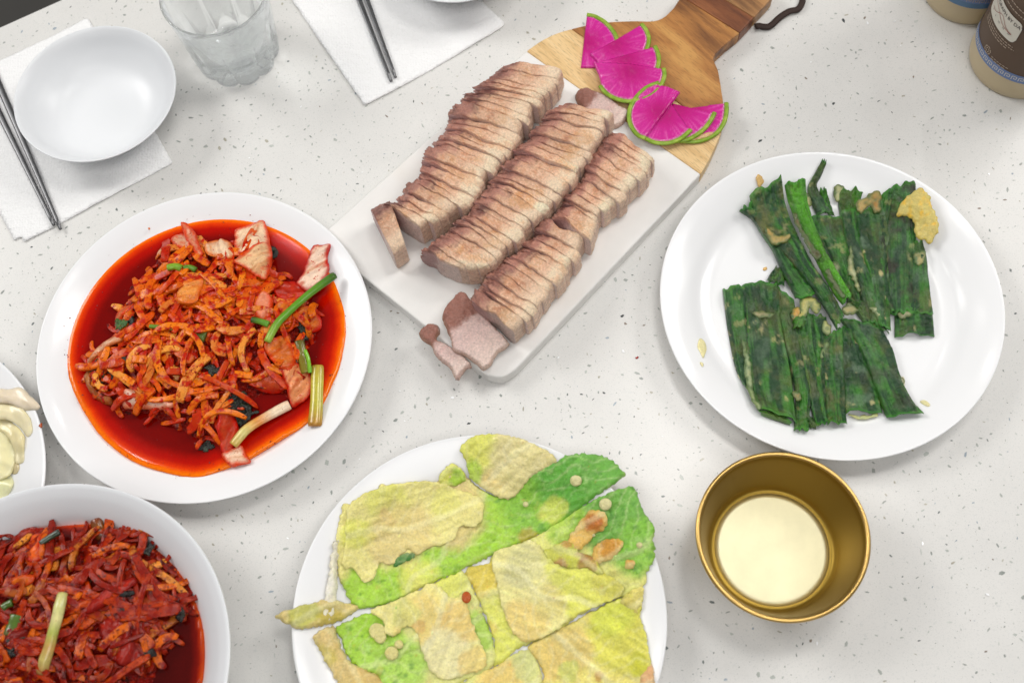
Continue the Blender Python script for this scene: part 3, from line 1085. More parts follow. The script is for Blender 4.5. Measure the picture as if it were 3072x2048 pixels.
flat_pork(Z6([(770, 950), (800, 875), (905, 775), (985, 840), (1050, 930), (1140, 1020), (1235, 1120), (1240, 1150), (1160, 1210), (1110, 1290), (1062, 1322), (1000, 1272), (930, 1222), (850, 1185), (828, 1100), (785, 1010)]),
          'pale pork slice lying flat at the rounded board corner', 21, lambda q: np.full(len(q), BT + .0062), (1345, 925), (1480, 1090))
flat_pork(Z6([(598, 1055), (640, 998), (720, 978), (752, 1030), (722, 1085), (800, 1120), (930, 1220), (975, 1275), (925, 1305), (885, 1375), (850, 1350), (820, 1292), (722, 1205), (682, 1130), (642, 1102)]),
          'small pork slice overhanging the rounded board corner', 23, lambda q: np.full(len(q), BT + .0004), (1270, 985), (1390, 1110))
flat_pork(Z3([(560, 690), (590, 655), (650, 640), (740, 680), (800, 705), (880, 765), (958, 812), (935, 872), (880, 922), (800, 930), (700, 860), (600, 780)]),
          'pale pork slice lying flat between the rows and the radish', 27, lambda q: np.full(len(q), BT + .0004), (1735, 268), (1875, 350))
# loose crumbs of meat in the gap by the third row
for k, (x, y) in enumerate([(1620, 672), (1598, 690), (1575, 705), (1590, 718), (1560, 722), (1468, 815), (1452, 838)]):
    c = px([(x, y)], BT + .01)[0]
    t = np.linspace(0, 2 * math.pi, 14, endpoint=False)
    P = c + np.c_[np.cos(t), np.sin(t)] * (.0042 * (1 + .35 * rng.normal(size=14)))[:, None] * np.array([1, .8])
    o = sheet('pork_crumb', P, MT['pork'], cell=.0009, zf=BT + .0004, thick=.012, col=lambda V, d, top: mixc(S(150, 100, 88), S(206, 164, 132), ss(-.3, .5, fbm(V, 500, 4))),
              rnd=.004, amp=.003, nscale=420, seed=k)
    tag(o, 'crumb of torn pork in the gap between the pork rows', 'pork crumb', 'pork crumbs between the rows')

# ------------------------------------------------------------------ watermelon radish
def radish(arc, rest, centre, z, label, tilt=0.0):
    """arc: photo points along the rind; rest: the cut edge points back to the arc's start"""
    zz = z + .001
    A = along(px(Z3(arc), zz), 40)
    ctr = px(Z3([centre]), zz)[0]
    Rw = np.linalg.norm(A - ctr, axis=1).mean()
    # flesh outline sits just inside the rind
    Ai = A + (ctr - A) / np.linalg.norm(ctr - A, axis=1)[:, None] * .0015
    P = np.vstack([Ai, px(Z3(rest), zz)]) if rest else Ai
    P = resample(P, .0012, smooth=False)
    root = empty('radish_slice', (ctr[0], ctr[1], z))
    tag(root, label, 'radish slice', 'watermelon radish slices')
    zf = lambda q: z + tilt * np.linalg.norm(q - ctr, axis=1)

    def col(V, d, top):
        v = V[:, :2] - ctr
        r = np.hypot(v[:, 0], v[:, 1]) / Rw
        an = np.arctan2(v[:, 1], v[:, 0])
        st = vn(np.c_[an * 26, r * 1.5], 1, 3) + .5 * vn(np.c_[an * 60, r * 2], 1, 5)
        c = mixc(S(186, 8, 118), S(200, 30, 142), ss(.1, .8, r))
        c = mixc(c, S(230, 112, 186), ss(.1, .9, st) * ss(.25, .95, r) * .6)
        c = mixc(c, S(170, 4, 104), ss(.35, 0, r) * .6)
        dr = np.min(np.linalg.norm(V[:, None, :2] - A[None, ::2], axis=2), axis=1)
        return mixc(c, S(240, 206, 220), ss(.0030, .0017, dr + .0005 * st) * .9)
    sheet('flesh', P, MT['flesh'], cell=.001, zf=zf, thick=.0020, col=col, parent=root, rnd=.0005, amp=.0002, nscale=300)
    q = np.c_[A, zf(A) + .0011]
    V, F = tube_data(q, .0019, 10, flat=.62)
    base = np.repeat(np.arange(len(A)), 10)
    c = mixc(S(122, 156, 34), S(158, 182, 66), ss(-.3, .6, fbm(V, 260, 2)))
    obj('rind', V, F, MT['rind'], c, root)


bz = BT + .0004
radish([(645, 112), (700, 122), (770, 160), (825, 215), (862, 275), (870, 340), (840, 430), (760, 500)], [(722, 505), (600, 502), (622, 300)], (640, 320), bz, 'magenta radish half moon at the top of the fan, green rind facing the dark wood')
radish([(1050, 180), (1085, 225), (1106, 290), (1095, 350), (1060, 430), (980, 490)], [(760, 500), (665, 400), (850, 300)], (850, 330), bz + .0022, 'magenta radish half moon with a pointed corner, second from the fan top')
radish([(1150, 345), (1172, 395), (1180, 455), (1165, 520), (1120, 590), (1000, 640)], [(800, 620), (700, 470), (920, 410)], (930, 440), bz + .0044, 'magenta radish half moon with only a short green edge showing')
radish([(1215, 510), (1222, 560), (1200, 625), (1130, 700), (1040, 742), (950, 755), (860, 735), (790, 695), (742, 640)], [(735, 560), (690, 460), (960, 470)], (965, 530), bz + .0064, 'large magenta radish half moon at the middle of the fan')
radish([(1682, 766), (1680, 850), (1655, 930), (1595, 1000), (1480, 1050), (1330, 1050)], [(1320, 950), (1300, 830), (1440, 795)], (1440, 850), bz, 'magenta radish half moon with torn pale edge, sticking past the board edge')
radish([(1595, 838), (1560, 905), (1500, 975), (1400, 1035), (1300, 1050)], [(1230, 1000), (1280, 765), (1420, 800), (1560, 835)], (1330, 800), bz + .0022, 'magenta radish wedge with bright green rim, lying on the torn one')
radish([(1418, 965), (1350, 1025), (1260, 1062), (1160, 1062), (1085, 1032), (1020, 980)], [(1080, 850), (1270, 765), (1350, 880)], (1220, 850), bz + .0044, 'magenta radish wedge with broad green rim, below the lens shaped one')
radish([(1180, 615), (1090, 650), (1010, 725), (965, 810), (960, 890), (985, 960), (1030, 1010), (1082, 1028)], [(1200, 870), (1342, 682), (1250, 645)], (1190, 835), bz + .0066, 'magenta radish half moon on top, its round green rim facing the pork')
c = px(Z3([(1450, 1020)]), bz)[0]
P = resample(px(Z3([(1330, 1046), (1400, 1020), (1500, 1000), (1575, 985), (1585, 1010), (1520, 1038), (1440, 1056), (1370, 1056)]), bz), .001)
tag(sheet('radish_scrap', ragged(P, .0004, 900, 2), MT['batter'], cell=.0008, zf=bz, thick=.0026, col=lambda V, d, top: mixc(S(214, 178, 132), S(186, 136, 92), ss(-.2, .6, fbm(V, 500, 1))), rnd=.001),
    'thin beige scrap under the torn radish slice', 'scrap')

# ------------------------------------------------------------------ kimchi
ZK = Z(80, 550, .625)
ZB = Z(0, 1520, .33667)


def heap_fn(P, base, top, sig, seed):
    def h(q):
        d = pdist(q, P) * inside(q, P)
        return base + top * (1 - np.exp(-d / sig)) + (.0034 * fbm(q, 95, seed)) * ss(0, .006, d)
    return h


def strand_path(c, L, hf, r, curl, zo, n=16):
    """limp shred draped over the heap: a wandering line that follows its surface"""
    a = r.random() * 2 * math.pi
    k = r.normal(0, curl) / L
    k2 = r.normal(0, curl * 1.4) / L
    st = L / (n - 1)
    half = [c]
    pts = []
    for sgn in (1, -1):
        p, h = np.array(c, float), a + (0 if sgn > 0 else math.pi)
        seg = []
        for i in range(n // 2):
            h += sgn * (k + k2 * (i / n)) * st
            p = p + st * np.array([math.cos(h), math.sin(h)])
            seg.append(p)
        pts.append(seg)
    P = np.array(pts[1][::-1] + half + pts[0])
    t = np.linspace(-1, 1, len(P))
    z = hf(P)
    z = np.convolve(np.r_[z[0], z[0], z, z[-1], z[-1]], np.ones(5) / 5, 'valid')
    z = z + zo + .0018 * r.normal() * t + .0012 * np.abs(r.normal()) * (1 - t * t)
    return np.c_[P, z]


def strand_data(path, w, h, r):
    n = len(path)
    t = np.linspace(-1, 1, n)
    rad = w / 2 * (1 - (.2 + .5 * r.random()) * np.abs(t) ** 7) * (1 + .25 * (r.random() - .5) * t) * (1 + .05 * r.normal(size=n))
    V, F = tube_data(path, rad, 12, flat=h / w, square='r')
    # a little roll along the length
    return V + np.c_[fbm(V, 400, 1), fbm(V, 400, 2), fbm(V, 400, 3)] * .0003, F


def pick(P, r, inset, pts, gap):
    lo, hi = P.min(0), P.max(0)
    while True:
        c = lo + r.random(2) * (hi - lo)
        if not inside(c[None], P)[0] or pdist(c[None], P)[0] < inset: continue
        if pts and np.min(np.hypot(*(np.array(pts) - c).T)) < gap and r.random() < .85: continue
        pts.append(c)
        return c


def scatter_sticks(mat, P, hf, count, shreds, label, slabel, group, seed, inset=.004, zj=.004, wmul=1.0):
    r = np.random.default_rng(seed)
    pts = []
    V, F = [], []
    for k in range(shreds):                                     # the small tangle between the sticks
        c = pick(P, r, inset * .5, [], 0)
        v, f = strand_data(strand_path(c, .007 + .016 * r.random(), hf, r, 1.2, .0006 + .0026 * r.random(), 10), .0022 + .0018 * r.random(), .0018, r)
        f = [tuple(len(V) + i for i in g) for g in f]
        V += list(v)
        F += f
    o = obj('kimchi_shreds', V, F, MT['shred' if mat is MT['stick'] else 'shred2'])
    tag(o, slabel, 'kimchi', kind='stuff')
    for k in range(count):
        L = .014 + .032 * r.random() ** 1.2
        c = pick(P, r, inset + max(0, L - .018) * .4, pts, .0032)
        w = (.0030 + .0020 * r.random() + (.0020 if r.random() < .15 else 0)) * wmul
        v, f = strand_data(strand_path(c, L, hf, r, .95, .0012 + zj * r.random()), w, min(w * .8, .0024 + .001 * r.random()), r)
        o = obj('radish_stick', v, f, mat)
        tag(o, label, 'radish stick', group)


def broth_col(c_edge, c_mid, c_in, c_deep, w, seed):
    def f(V, d, top):
        dd = d + .0008 * fbm(V, 200, seed)
        c = mixc(c_edge, c_mid, ss(.0012 * w, .0052 * w, dd))
        c = mixc(c, c_in, ss(.0042 * w, .0095 * w, dd))
        c = mixc(c, c_deep, ss(.009 * w, .019 * w, dd))
        return c
    return f


BZ = .0134
bp_ = resample(px(ZK([(190, 850), (200, 700), (250, 560), (340, 430), (450, 320), (580, 230), (700, 185), (850, 163), (1000, 168), (1130, 163), (1190, 200), (1280, 250), (1370, 295), (1440, 300),
                      (1470, 420), (1500, 530), (1530, 620), (1532, 720), (1510, 850), (1470, 960), (1405, 1090), (1350, 1150), (1200, 1240), (1050, 1330), (900, 1390), (800, 1410), (650, 1385), (520, 1340), (430, 1280), (330, 1180), (250, 1050), (210, 950)]), BZ), .002)
bp_ = ragged(bp_, .0006, 120, 4)
# keep the pool inside the plate's slope
v = bp_ - PK
rr = np.hypot(v[:, 0], v[:, 1])
bp_ = PK + v * np.minimum(1, .1105 / rr)[:, None]
o = sheet('kimchi_broth', bp_, MT['broth'], cell=.0016, zf=lambda q: np.minimum(plate_z(PK)(q) + .0003, BZ), thick=.0, rnd=.001,
          zadd=lambda q, d: (BZ + .0006 * ss(0, .003, d)) - np.minimum(plate_z(PK)(q) + .0003, BZ) + .0004,
          col=broth_col(S(246, 118, 4), S(224, 54, 0), S(176, 12, 0), S(116, 3, 0), 1.1, 2))
tag(o, 'glossy red kimchi broth with an orange edge on the round plate', 'broth')

hk = px(ZK([(275, 900), (262, 830), (330, 765), (415, 700), (412, 620), (480, 560), (475, 480), (560, 430), (610, 350), (640, 300), (720, 240), (860, 270), (1000, 260), (1130, 230), (1165, 280), (1195, 400), (1300, 500), (1390, 570), (1410, 640), (1390, 720),
            (1330, 820), (1350, 950), (1270, 1040), (1180, 1000), (1050, 1060), (1000, 1150), (940, 1240), (830, 1240), (720, 1180), (640, 1150), (540, 1100), (450, 1110), (380, 1060), (290, 1000)]), .02)
hk = resample(hk, .002)
HK = heap_fn(hk, BZ - .001, .0165, .016, 5)
tag(sheet('kimchi_mash', ragged(hk, .0015, 200, 6), MT['heap'], cell=.0015, zf=lambda q: plate_z(PK)(q) * 0 + .0122, thick=.0002, rnd=.001, zadd=lambda q, d: HK(q) - .0124 + .0014 * fbm(q, 420, 9) * ss(0, .004, d)),
    'mass of chili coated shreds under the kimchi on the plate', 'kimchi', kind='stuff')
scatter_sticks(MT['stick'], hk, HK, 180, 260, 'orange chili coated radish stick piled on the kimchi plate', 'thin red shreds tangled through the kimchi on the plate', 'radish sticks of the kimchi plate', 11, zj=.0055, wmul=1.25)


def veg_piece(name, pts, zfn, base, edge, seed, parent=None, label=None, cat=None, group=None, mat='veg', lift=.0035, thick=.0022, amp=.0016, rib=None, tint=None, Zf=ZK, zlev=.024, puff=.0008, edgew=.004, cell=.0009):
    P = resample(px(Zf(pts), zlev), .0014)
    P = ragged(P, .0005, 600, seed)
    ang = rng.random() * 3.14 if rib is None else rib
    dr = np.array([math.cos(ang), math.sin(ang)])
    pr = np.array([-dr[1], dr[0]])

    def col(V, d, top):
        u = np.c_[(V[:, :2] @ pr) * 330, (V[:, :2] @ dr) * 60]
        s = vn(u, 1, seed) + .5 * vn(u * 2.2, 1, seed + 2)
        n = fbm(V, 240, seed + 4)
        c = mixc(np.array(base), np.array(base) * np.array([.80, .62, .5]), ss(-.2, .6, s))
        c = mixc(c, np.array(edge), np.clip(ss(edgew, .0004, d + .0016 * n) + .55 * ss(.25, .6, n + .3 * s), 0, 1))
        return c

    def za(q, d):
        u = np.c_[(q @ pr) * 260, (q @ dr) * 45]
        return .0019 * vn(u, 1, seed) + .0008 * vn(u * 2.1, 1, seed + 8) + amp * fbm(q, 130, seed + 1)
    zs = lambda q: (zfn(q) if callable(zfn) else np.full(len(q), zfn)) + lift - thick
    o = sheet(name, P, MT[mat], cell=cell, zf=zs, thick=thick, col=col, parent=parent, rnd=.0018, zadd=za, puff=puff)
    if label: tag(o, label, cat, group)
    return o


WH, CR, ORG = S(238, 204, 168), S(232, 188, 140), S(216, 112, 40)
RE, RD = S(214, 60, 6), S(192, 20, 0)
HKs = lambda q: np.maximum(HK(q), BZ - .0006)
for i, (pts, b, e, ri, lf, lab) in enumerate([
    ([(990, 212), (1050, 185), (1105, 165), (1135, 165), (1160, 265), (1160, 330), (1080, 360), (1012, 345)], WH, RE, 1.6, .004, 'squarish pale cabbage stem piece with one edge at the orange broth rim'),
    ([(1015, 412), (1070, 340), (1150, 282), (1178, 340), (1160, 470), (1090, 455), (1050, 430)], CR, RE, 1.2, .0085, 'leaf shaped pale cabbage piece resting below the squarish one'),
    ([(858, 282), (900, 258), (962, 268), (1012, 348), (990, 384), (930, 370), (870, 352)], WH, ORG, 2.2, .005, 'small pale cabbage piece with an orange frayed top'),
    ([(735, 180), (765, 185), (810, 240), (842, 320), (864, 365), (840, 378), (800, 320), (760, 260)], S(232, 172, 140), RE, 2.1, .0075, 'narrow pink cabbage strip reaching for the broth rim'),
    ([(690, 262), (735, 226), (775, 255), (800, 320), (780, 340), (715, 310)], S(234, 186, 156), RE, 2.0, .005, 'pink rounded cabbage piece behind the narrow strip'),
    ([(615, 330), (640, 285), (680, 290), (690, 320), (640, 345), (618, 365)], WH, ORG, .8, .004, 'small white cabbage nub at the heap shoulder'),
    ([(1368, 290), (1410, 283), (1456, 283), (1440, 345), (1450, 400), (1425, 445), (1395, 485), (1345, 508), (1290, 472), (1320, 420), (1345, 350)], S(240, 208, 184), RD, .9, .006, 'broad pale cabbage stem leaning out of the broth towards the marble'),
    ([(458, 1050), (480, 1000), (540, 982), (600, 1020), (660, 1050), (725, 1064), (690, 1086), (600, 1080), (520, 1072), (460, 1072)], S(238, 202, 180), S(214, 110, 70), 2.7, .0045, 'white crescent of cabbage rib at the heap foot'),
    ([(922, 1290), (960, 1265), (1015, 1238), (1040, 1280), (1062, 1322), (1010, 1335), (968, 1345)], S(240, 204, 176), RE, .4, .004, 'white cabbage end piece sitting alone in the broth'),
    ([(912, 1240), (930, 1090), (970, 1085), (1000, 1130), (1005, 1200), (985, 1240), (955, 1290), (930, 1285)], S(196, 64, 28), RD, 1.6, .005, 'dark red limp cabbage leaf beside the dark green clump'),
    ([(1148, 800), (1180, 760), (1250, 738), (1280, 800), (1292, 868), (1270, 910), (1225, 900), (1180, 860)], S(212, 112, 44), RE, 1.0, .0065, 'crinkled orange cabbage leaf below the long green scallion'),
    ([(1230, 900), (1290, 860), (1340, 880), (1362, 930), (1350, 1000), (1300, 1045), (1265, 1060), (1245, 980)], S(232, 148, 96), RD, 1.35, .006, 'pleated pink cabbage piece with dark red folds'),
    ([(1080, 940), (1140, 900), (1200, 920), (1220, 980), (1150, 990), (1085, 970)], S(204, 76, 34), RD, .2, .004, 'red cabbage fold beside the pleated piece'),
    ([(1118, 560), (1150, 535), (1190, 570), (1185, 640), (1165, 690), (1120, 670), (1105, 610)], S(226, 136, 100), RE, 1.5, .0075, 'pink folded cabbage piece left of the long green scallion'),
    ([(762, 512), (820, 500), (866, 485), (852, 560), (832, 606), (745, 602)], S(234, 150, 66), S(222, 104, 26), .6, .009, 'flat orange square on the crest of the heap'),
    ([(262, 880), (285, 850), (350, 780), (420, 735), (475, 730), (470, 765), (400, 800), (320, 850), (290, 885)], S(226, 180, 146), S(190, 100, 44), .6, .006, 'curled cabbage leaf with a white back at the left of the heap'),
    ([(258, 900), (290, 880), (300, 950), (345, 1000), (400, 1020), (390, 1050), (320, 1020), (270, 960)], S(196, 128, 52), S(150, 70, 20), 2.2, .004, 'brown rim of the curled cabbage leaf touching the broth'),
    ([(405, 640), (430, 600), (490, 560), (520, 575), (470, 620), (430, 680), (412, 720)], S(210, 120, 74), RE, .9, .004, 'thin red cabbage edge along the heap side'),
    ([(1195, 580), (1250, 570), (1300, 600), (1290, 690), (1240, 720), (1195, 690)], S(206, 112, 36), RE, 1.5, .004, 'crinkled orange leaf under the long green scallion'),
    ([(1300, 600), (1350, 580), (1395, 610), (1405, 670), (1350, 710), (1305, 690)], S(210, 108, 34), RD, 1.3, .004, 'pleated orange leaf at the broth, right of the long scallion'),
    ([(1200, 470), (1270, 450), (1330, 500), (1300, 560), (1220, 560), (1190, 530)], S(190, 44, 14), RD, .5, .0045, 'bright red chili soaked leaf below the broad stem'),
]):
    veg_piece('cabbage_piece', pts, HKs, b, e, 200 + i, label=lab, cat='cabbage piece', group='cabbage pieces of the kimchi plate', lift=lf + (.0028 if i < 7 else .0004), rib=ri - 0.4)


def scallion(pts, r, cols, label, Zf=ZK, z0=.03, zs=None, flat=.8, name='scallion'):
    q = along(px(Zf(pts), z0), 30)
    z = np.interp(np.linspace(0, 1, 30), np.linspace(0, 1, len(zs)), zs)
    t = np.linspace(0, 1, 30)
    rad = r * .84 * (1 + .04 * np.sin(t * 9) + .10 * (t - .5)) * (1 - .06 * (np.abs(t * 2 - 1) ** 30))
    V, F = tube_data(np.c_[q, z], rad, 14, flat=flat)
    tt = np.repeat(t, 14)
    ks = np.linspace(0, 1, len(cols))
    C = np.c_[[np.interp(tt, ks, [c[k] for c in cols]) for k in range(3)]].T
    ang = np.tile(np.arange(14), 30)
    C = C * (1 + .08 * np.sin(ang * 2.7))[:, None]
    o = obj(name, V, F, MT['scallion'], C)
    tag(o, label, 'scallion', 'scallion pieces in the kimchi')


scallion([(1163, 775), (1210, 690), (1290, 600), (1380, 505), (1472, 424)], .0037, [S(150, 178, 60), S(96, 150, 28), S(88, 146, 24), S(84, 138, 26), S(60, 96, 26)], 'long bright green scallion stem leaning over the broth', zs=[.036, .036, .033, .028, .024])
scallion([(975, 1238), (1040, 1165), (1110, 1115), (1190, 1065), (1245, 1035)], .0045, [S(196, 160, 70), S(216, 200, 120), S(222, 140, 60), S(236, 214, 180), S(238, 208, 176)], 'white and yellow scallion bulb end lying across the dark broth', zs=[.021, .022, .021, .019, .018])
scallion([(1383, 850), (1380, 940), (1376, 1040), (1368, 1140)], .0060, [S(176, 150, 50), S(190, 182, 60), S(186, 176, 58), S(176, 120, 40)], 'thick yellow green scallion stem standing at the broth edge', zs=[.019, .019, .0185, .018], flat=.62)
scallion([(1297, 740), (1312, 800), (1330, 885)], .0048, [S(92, 84, 20), S(120, 112, 26), S(130, 120, 30)], 'olive scallion stub behind the thick yellow stem', zs=[.024, .023, .020], flat=.5)
scallion([(1330, 790), (1345, 830), (1350, 890)], .0018, [S(120, 180, 40), S(130, 190, 40), S(110, 170, 40)], 'thin bright green sliver beside the olive stub', zs=[.026, .025, .022])
scallion([(682, 414), (720, 408), (750, 418)], .0034, [S(120, 160, 36), S(130, 172, 40), S(110, 150, 34)], 'short bright green scallion on the heap top', zs=[.0335] * 3)
scallion([(760, 416), (790, 412), (818, 426)], .0026, [S(88, 130, 30), S(96, 140, 34), S(80, 120, 30)], 'short darker green scallion beside the bright short one', zs=[.0335] * 3)
scallion([(600, 698), (650, 702), (740, 712)], .0020, [S(100, 140, 40), S(96, 130, 40), S(120, 110, 40)], 'thin green scallion thread across the orange sticks', zs=[.0350] * 3)
scallion([(1088, 668), (1125, 676), (1170, 692)], .0030, [S(46, 60, 24), S(90, 140, 36), S(96, 150, 44)], 'short green stub with a dark end, below the pink fold', zs=[.0355, .036, .036])
scallion([(815, 722), (840, 735), (866, 742)], .0058, [S(70, 92, 34), S(92, 110, 44), S(82, 104, 40)], 'dark green scallion chunk at the heart of the heap', zs=[.0335] * 3, flat=.45)


def dark_clump(pts, zfn, seed, label, lift=.005, Zf=ZK, zlev=.024, group='dark leaf clumps in the kimchi plate', c0=S(16, 22, 14), c1=S(52, 70, 36)):
    P = ragged(resample(px(Zf(pts), zlev), .0009), .0030, 520, seed)
    o = sheet('leaf_clump', P, MT['darkleaf'], cell=.0008, zf=lambda q: zfn(q) + lift - .0022, thick=.0012, rnd=.0006, amp=.0042, nscale=300, seed=seed,
              col=lambda V, d, top: mixc(mixc(c0, c1, ss(.05, .6, fbm(V, 420, seed))), S(130, 24, 8), ss(.35, .6, fbm(V, 500, seed + 7)) * .6))
    tag(o, label, 'leaf clump', group)


dark_clump([(490, 660), (520, 655), (545, 720), (560, 770), (520, 780), (495, 740)], HKs, 1, 'black green leaf clump by the cilantro sprig', .007)
dark_clump([(280, 880), (330, 850), (400, 820), (420, 860), (380, 880), (330, 890), (290, 905)], HKs, 2, 'black green leaf inside the curled cabbage', .005)
dark_clump([(300, 900), (350, 885), (375, 930), (350, 960), (310, 940)], HKs, 3, 'olive leaf scrap inside the curled cabbage', .0045, c0=S(50, 48, 16), c1=S(96, 92, 30))
dark_clump([(410, 895), (445, 905), (475, 945), (460, 970), (425, 950)], HKs, 4, 'dark green leaf scrap below the curled cabbage', .006)
dark_clump([(955, 1020), (1010, 990), (1065, 1020), (1075, 1070), (1105, 1085), (1060, 1110), (1020, 1150), (980, 1120), (960, 1080)], HKs, 5, 'large shiny black leaf clump above the white scallion', .006)
dark_clump([(810, 1240), (850, 1222), (880, 1245), (850, 1270), (820, 1265)], HKs, 6, 'small black leaf clump at the broth below the heap', .004)
dark_clump([(1150, 268), (1180, 280), (1195, 310), (1170, 335), (1160, 300)], HKs, 7, 'black leaf tuft beside the squarish cabbage stem', .004)
dark_clump([(870, 890), (930, 895), (940, 920), (890, 935)], HKs, 8, 'dark leaf scrap under the orange sticks', .006)
dark_clump([(1290, 800), (1315, 810), (1310, 850), (1285, 840)], HKs, 9, 'black leaf scrap beside the olive scallion stub', .006)
dark_clump([(1300, 690), (1330, 655), (1345, 700), (1335, 750), (1305, 740)], HKs, 12, 'black leaf scrap above the olive scallion stub', .006)
dark_clump([(470, 838), (500, 845), (505, 870), (480, 875)], HKs, 10, 'little dark green leaf square on the orange sticks', .007, c0=S(20, 34, 20), c1=S(40, 64, 36))
dark_clump([(415, 660), (440, 650), (460, 668), (490, 672), (480, 700), (440, 700), (425, 690)], HKs, 11, 'bright green cilantro sprig at the heap edge', .009, c0=S(50, 92, 24), c1=S(86, 134, 40))

def flakes():
    r = np.random.default_rng(5)
    V, F = [], []
    rim = np.linspace(0, 1, len(bp_), endpoint=False)
    for k in range(230):
        if k < 150:
            c = pick(bp_, r, .001, [], 0)
            z = BZ + .0011
        else:
            c = bp_[r.integers(len(bp_))] + r.normal(0, .0022, 2)
            z = max(BZ + .0008, float(plate_z(PK)(c[None])[0]) + .0003)
        m = r.integers(4, 6)
        a = np.sort(r.random(m)) * 2 * math.pi
        rad = (.0003 + .0006 * r.random() ** 2)
        b = len(V)
        V += [(c[0] + rad * math.cos(t), c[1] + rad * math.sin(t), z + .0004) for t in a] + [(c[0], c[1], z - .0002)]
        F.append(tuple(range(b, b + m)))
        F += [(b + (i + 1) % m, b + i, b + m) for i in range(m)]
    o = obj('chili_flake_scatter', V, F, MT['flake'], smooth=False)
    tag(o, 'tiny red chili flakes floating on the kimchi broth', 'chili flakes', kind='stuff')


MT['flake'] = mk('chili_flake', S(120, 14, 2), rough=.4, var=(300, .4))
flakes()

# kimchi bowl
KZ = .0445
t = np.linspace(0, 2 * math.pi, 140, endpoint=False)
kr = float(np.interp(KZ, [p[1] for p in KB_P[:8]], [p[0] for p in KB_P[:8]]))
bo = ragged(KB + np.c_[np.cos(t), np.sin(t)] * (kr - .0004), .0004, 150, 4)
o = sheet('kimchi_broth', bo, MT['broth'], cell=.0018, zf=KZ - .006, thick=.006, rnd=.0004, col=broth_col(S(214, 88, 14), S(176, 44, 8), S(112, 16, 8), S(74, 8, 6), .55, 6))
tag(o, 'dark red kimchi broth with a thin orange edge in the deep bowl', 'broth')
hb = [tuple(p) for p in ZB([(-700, 900), (-500, 560), (-250, 470), (0, 420), (110, 360), (200, 230), (330, 210), (520, 180), (600, 270), (720, 330), (940, 280), (1100, 230), (1240, 200), (1360, 150), (1430, 330), (1500, 500), (1570, 680), (1690, 830), (1700, 960), (1530, 1020), (1500, 1140), (1540, 1230), (1430, 1330), (1380, 1500), (1330, 1700), (1000, 2300), (400, 2600), (-300, 2400), (-700, 1700)])]
hb = resample(px(hb, KZ + .004), .003)
v = hb - KB
rr = np.hypot(v[:, 0], v[:, 1])
hb = KB + v * np.minimum(1, (kr - .002) / rr)[:, None]
HB = heap_fn(hb, KZ - .001, .016, .02, 8)
tag(sheet('kimchi_mash', ragged(hb, .0012, 200, 3), MT['heap'], cell=.0018, zf=KZ - .002, thick=.0002, rnd=.001, zadd=lambda q, d: HB(q) - KZ + .0018 + .0022 * fbm(q, 330, 9) * ss(0, .004, d)),
    'mass of dark chili coated shreds in the deep bowl', 'kimchi', kind='stuff')
clip = resample(np.vstack([px([(-40, 1560), (150, 1590), (460, 1560), (580, 1800), (500, 1960), (440, 2100), (200, 2100), (-40, 2100)], KZ + .01)]), .003, smooth=False)
scatter_sticks(MT['stick2'], clip, HB, 118, 280, 'dark red chili coated radish stick piled in the deep bowl', 'thin dark red shreds tangled through the deep bowl', 'radish sticks of the deep bowl', 13, inset=.001, zj=.0050, wmul=1.15)
HBs = lambda q: np.maximum(HB(q), KZ)
for i, (pts, b, e, ri, lf, lab) in enumerate([
    ([(750, 900), (870, 790), (1010, 690), (1190, 620), (1200, 680), (1080, 780), (960, 860), (830, 950), (770, 950)], S(176, 36, 12), S(130, 12, 4), .9, .008, 'long bright red cabbage leaf across the deep bowl'),
    ([(880, 1050), (980, 960), (1100, 1010), (1180, 1160), (1240, 1330), (1100, 1420), (960, 1330), (900, 1180)], S(150, 26, 10), S(104, 8, 4), 1.3, .006, 'wide dark red cabbage leaf in the deep bowl'),
    ([(0, 1000), (120, 960), (260, 1080), (330, 1250), (200, 1330), (60, 1260)], S(120, 20, 10), S(84, 6, 4), .4, .005, 'maroon cabbage leaf by the bowl scallion'),
    ([(240, 230), (330, 210), (345, 330), (340, 470), (240, 480)], S(224, 96, 26), S(176, 28, 6), 1.6, .008, 'upright orange radish block at the back of the deep bowl'),
    ([(110, 640), (200, 600), (310, 610), (290, 680), (150, 725), (105, 690)], S(222, 112, 24), S(196, 60, 10), .3, .009, 'flat orange radish chunk in the deep bowl'),
]):
    veg_piece('cabbage_piece', pts, HBs, b, e, 240 + i, label=lab, cat='cabbage piece', group='cabbage pieces of the deep bowl', lift=lf, rib=ri, Zf=ZB, zlev=KZ + .018, cell=.0013)
scallion([(560, 770), (545, 870), (515, 1010), (480, 1130), (440, 1260), (390, 1370), (350, 1480)], .0046, [S(196, 186, 110), S(206, 204, 130), S(214, 206, 140), S(168, 176, 80), S(190, 150, 80), S(196, 178, 100), S(150, 90, 40)],
         'pale green scallion stalk lying across the deep bowl of kimchi', Zf=ZB, z0=.066, zs=[.066, .068, .068, .068, .067, .065, .062])
scallion([(20, 900), (60, 870), (110, 850)], .0030, [S(70, 96, 30)] * 3, 'green scallion tip at the left of the deep bowl', Zf=ZB, z0=.064, zs=[.064] * 3)
scallion([(150, 960), (120, 1050), (90, 1150)], .0058, [S(70, 100, 28), S(78, 104, 30), S(80, 70, 26)], 'broad green scallion leaf in the deep bowl', Zf=ZB, z0=.064, zs=[.064] * 3, flat=.3)
scallion([(350, 320), (430, 265), (520, 215)], .0026, [S(36, 50, 34), S(52, 66, 44), S(30, 44, 30)], 'dark green scallion sliver at the back of the deep bowl', Zf=ZB, z0=.06, zs=[.058] * 3)
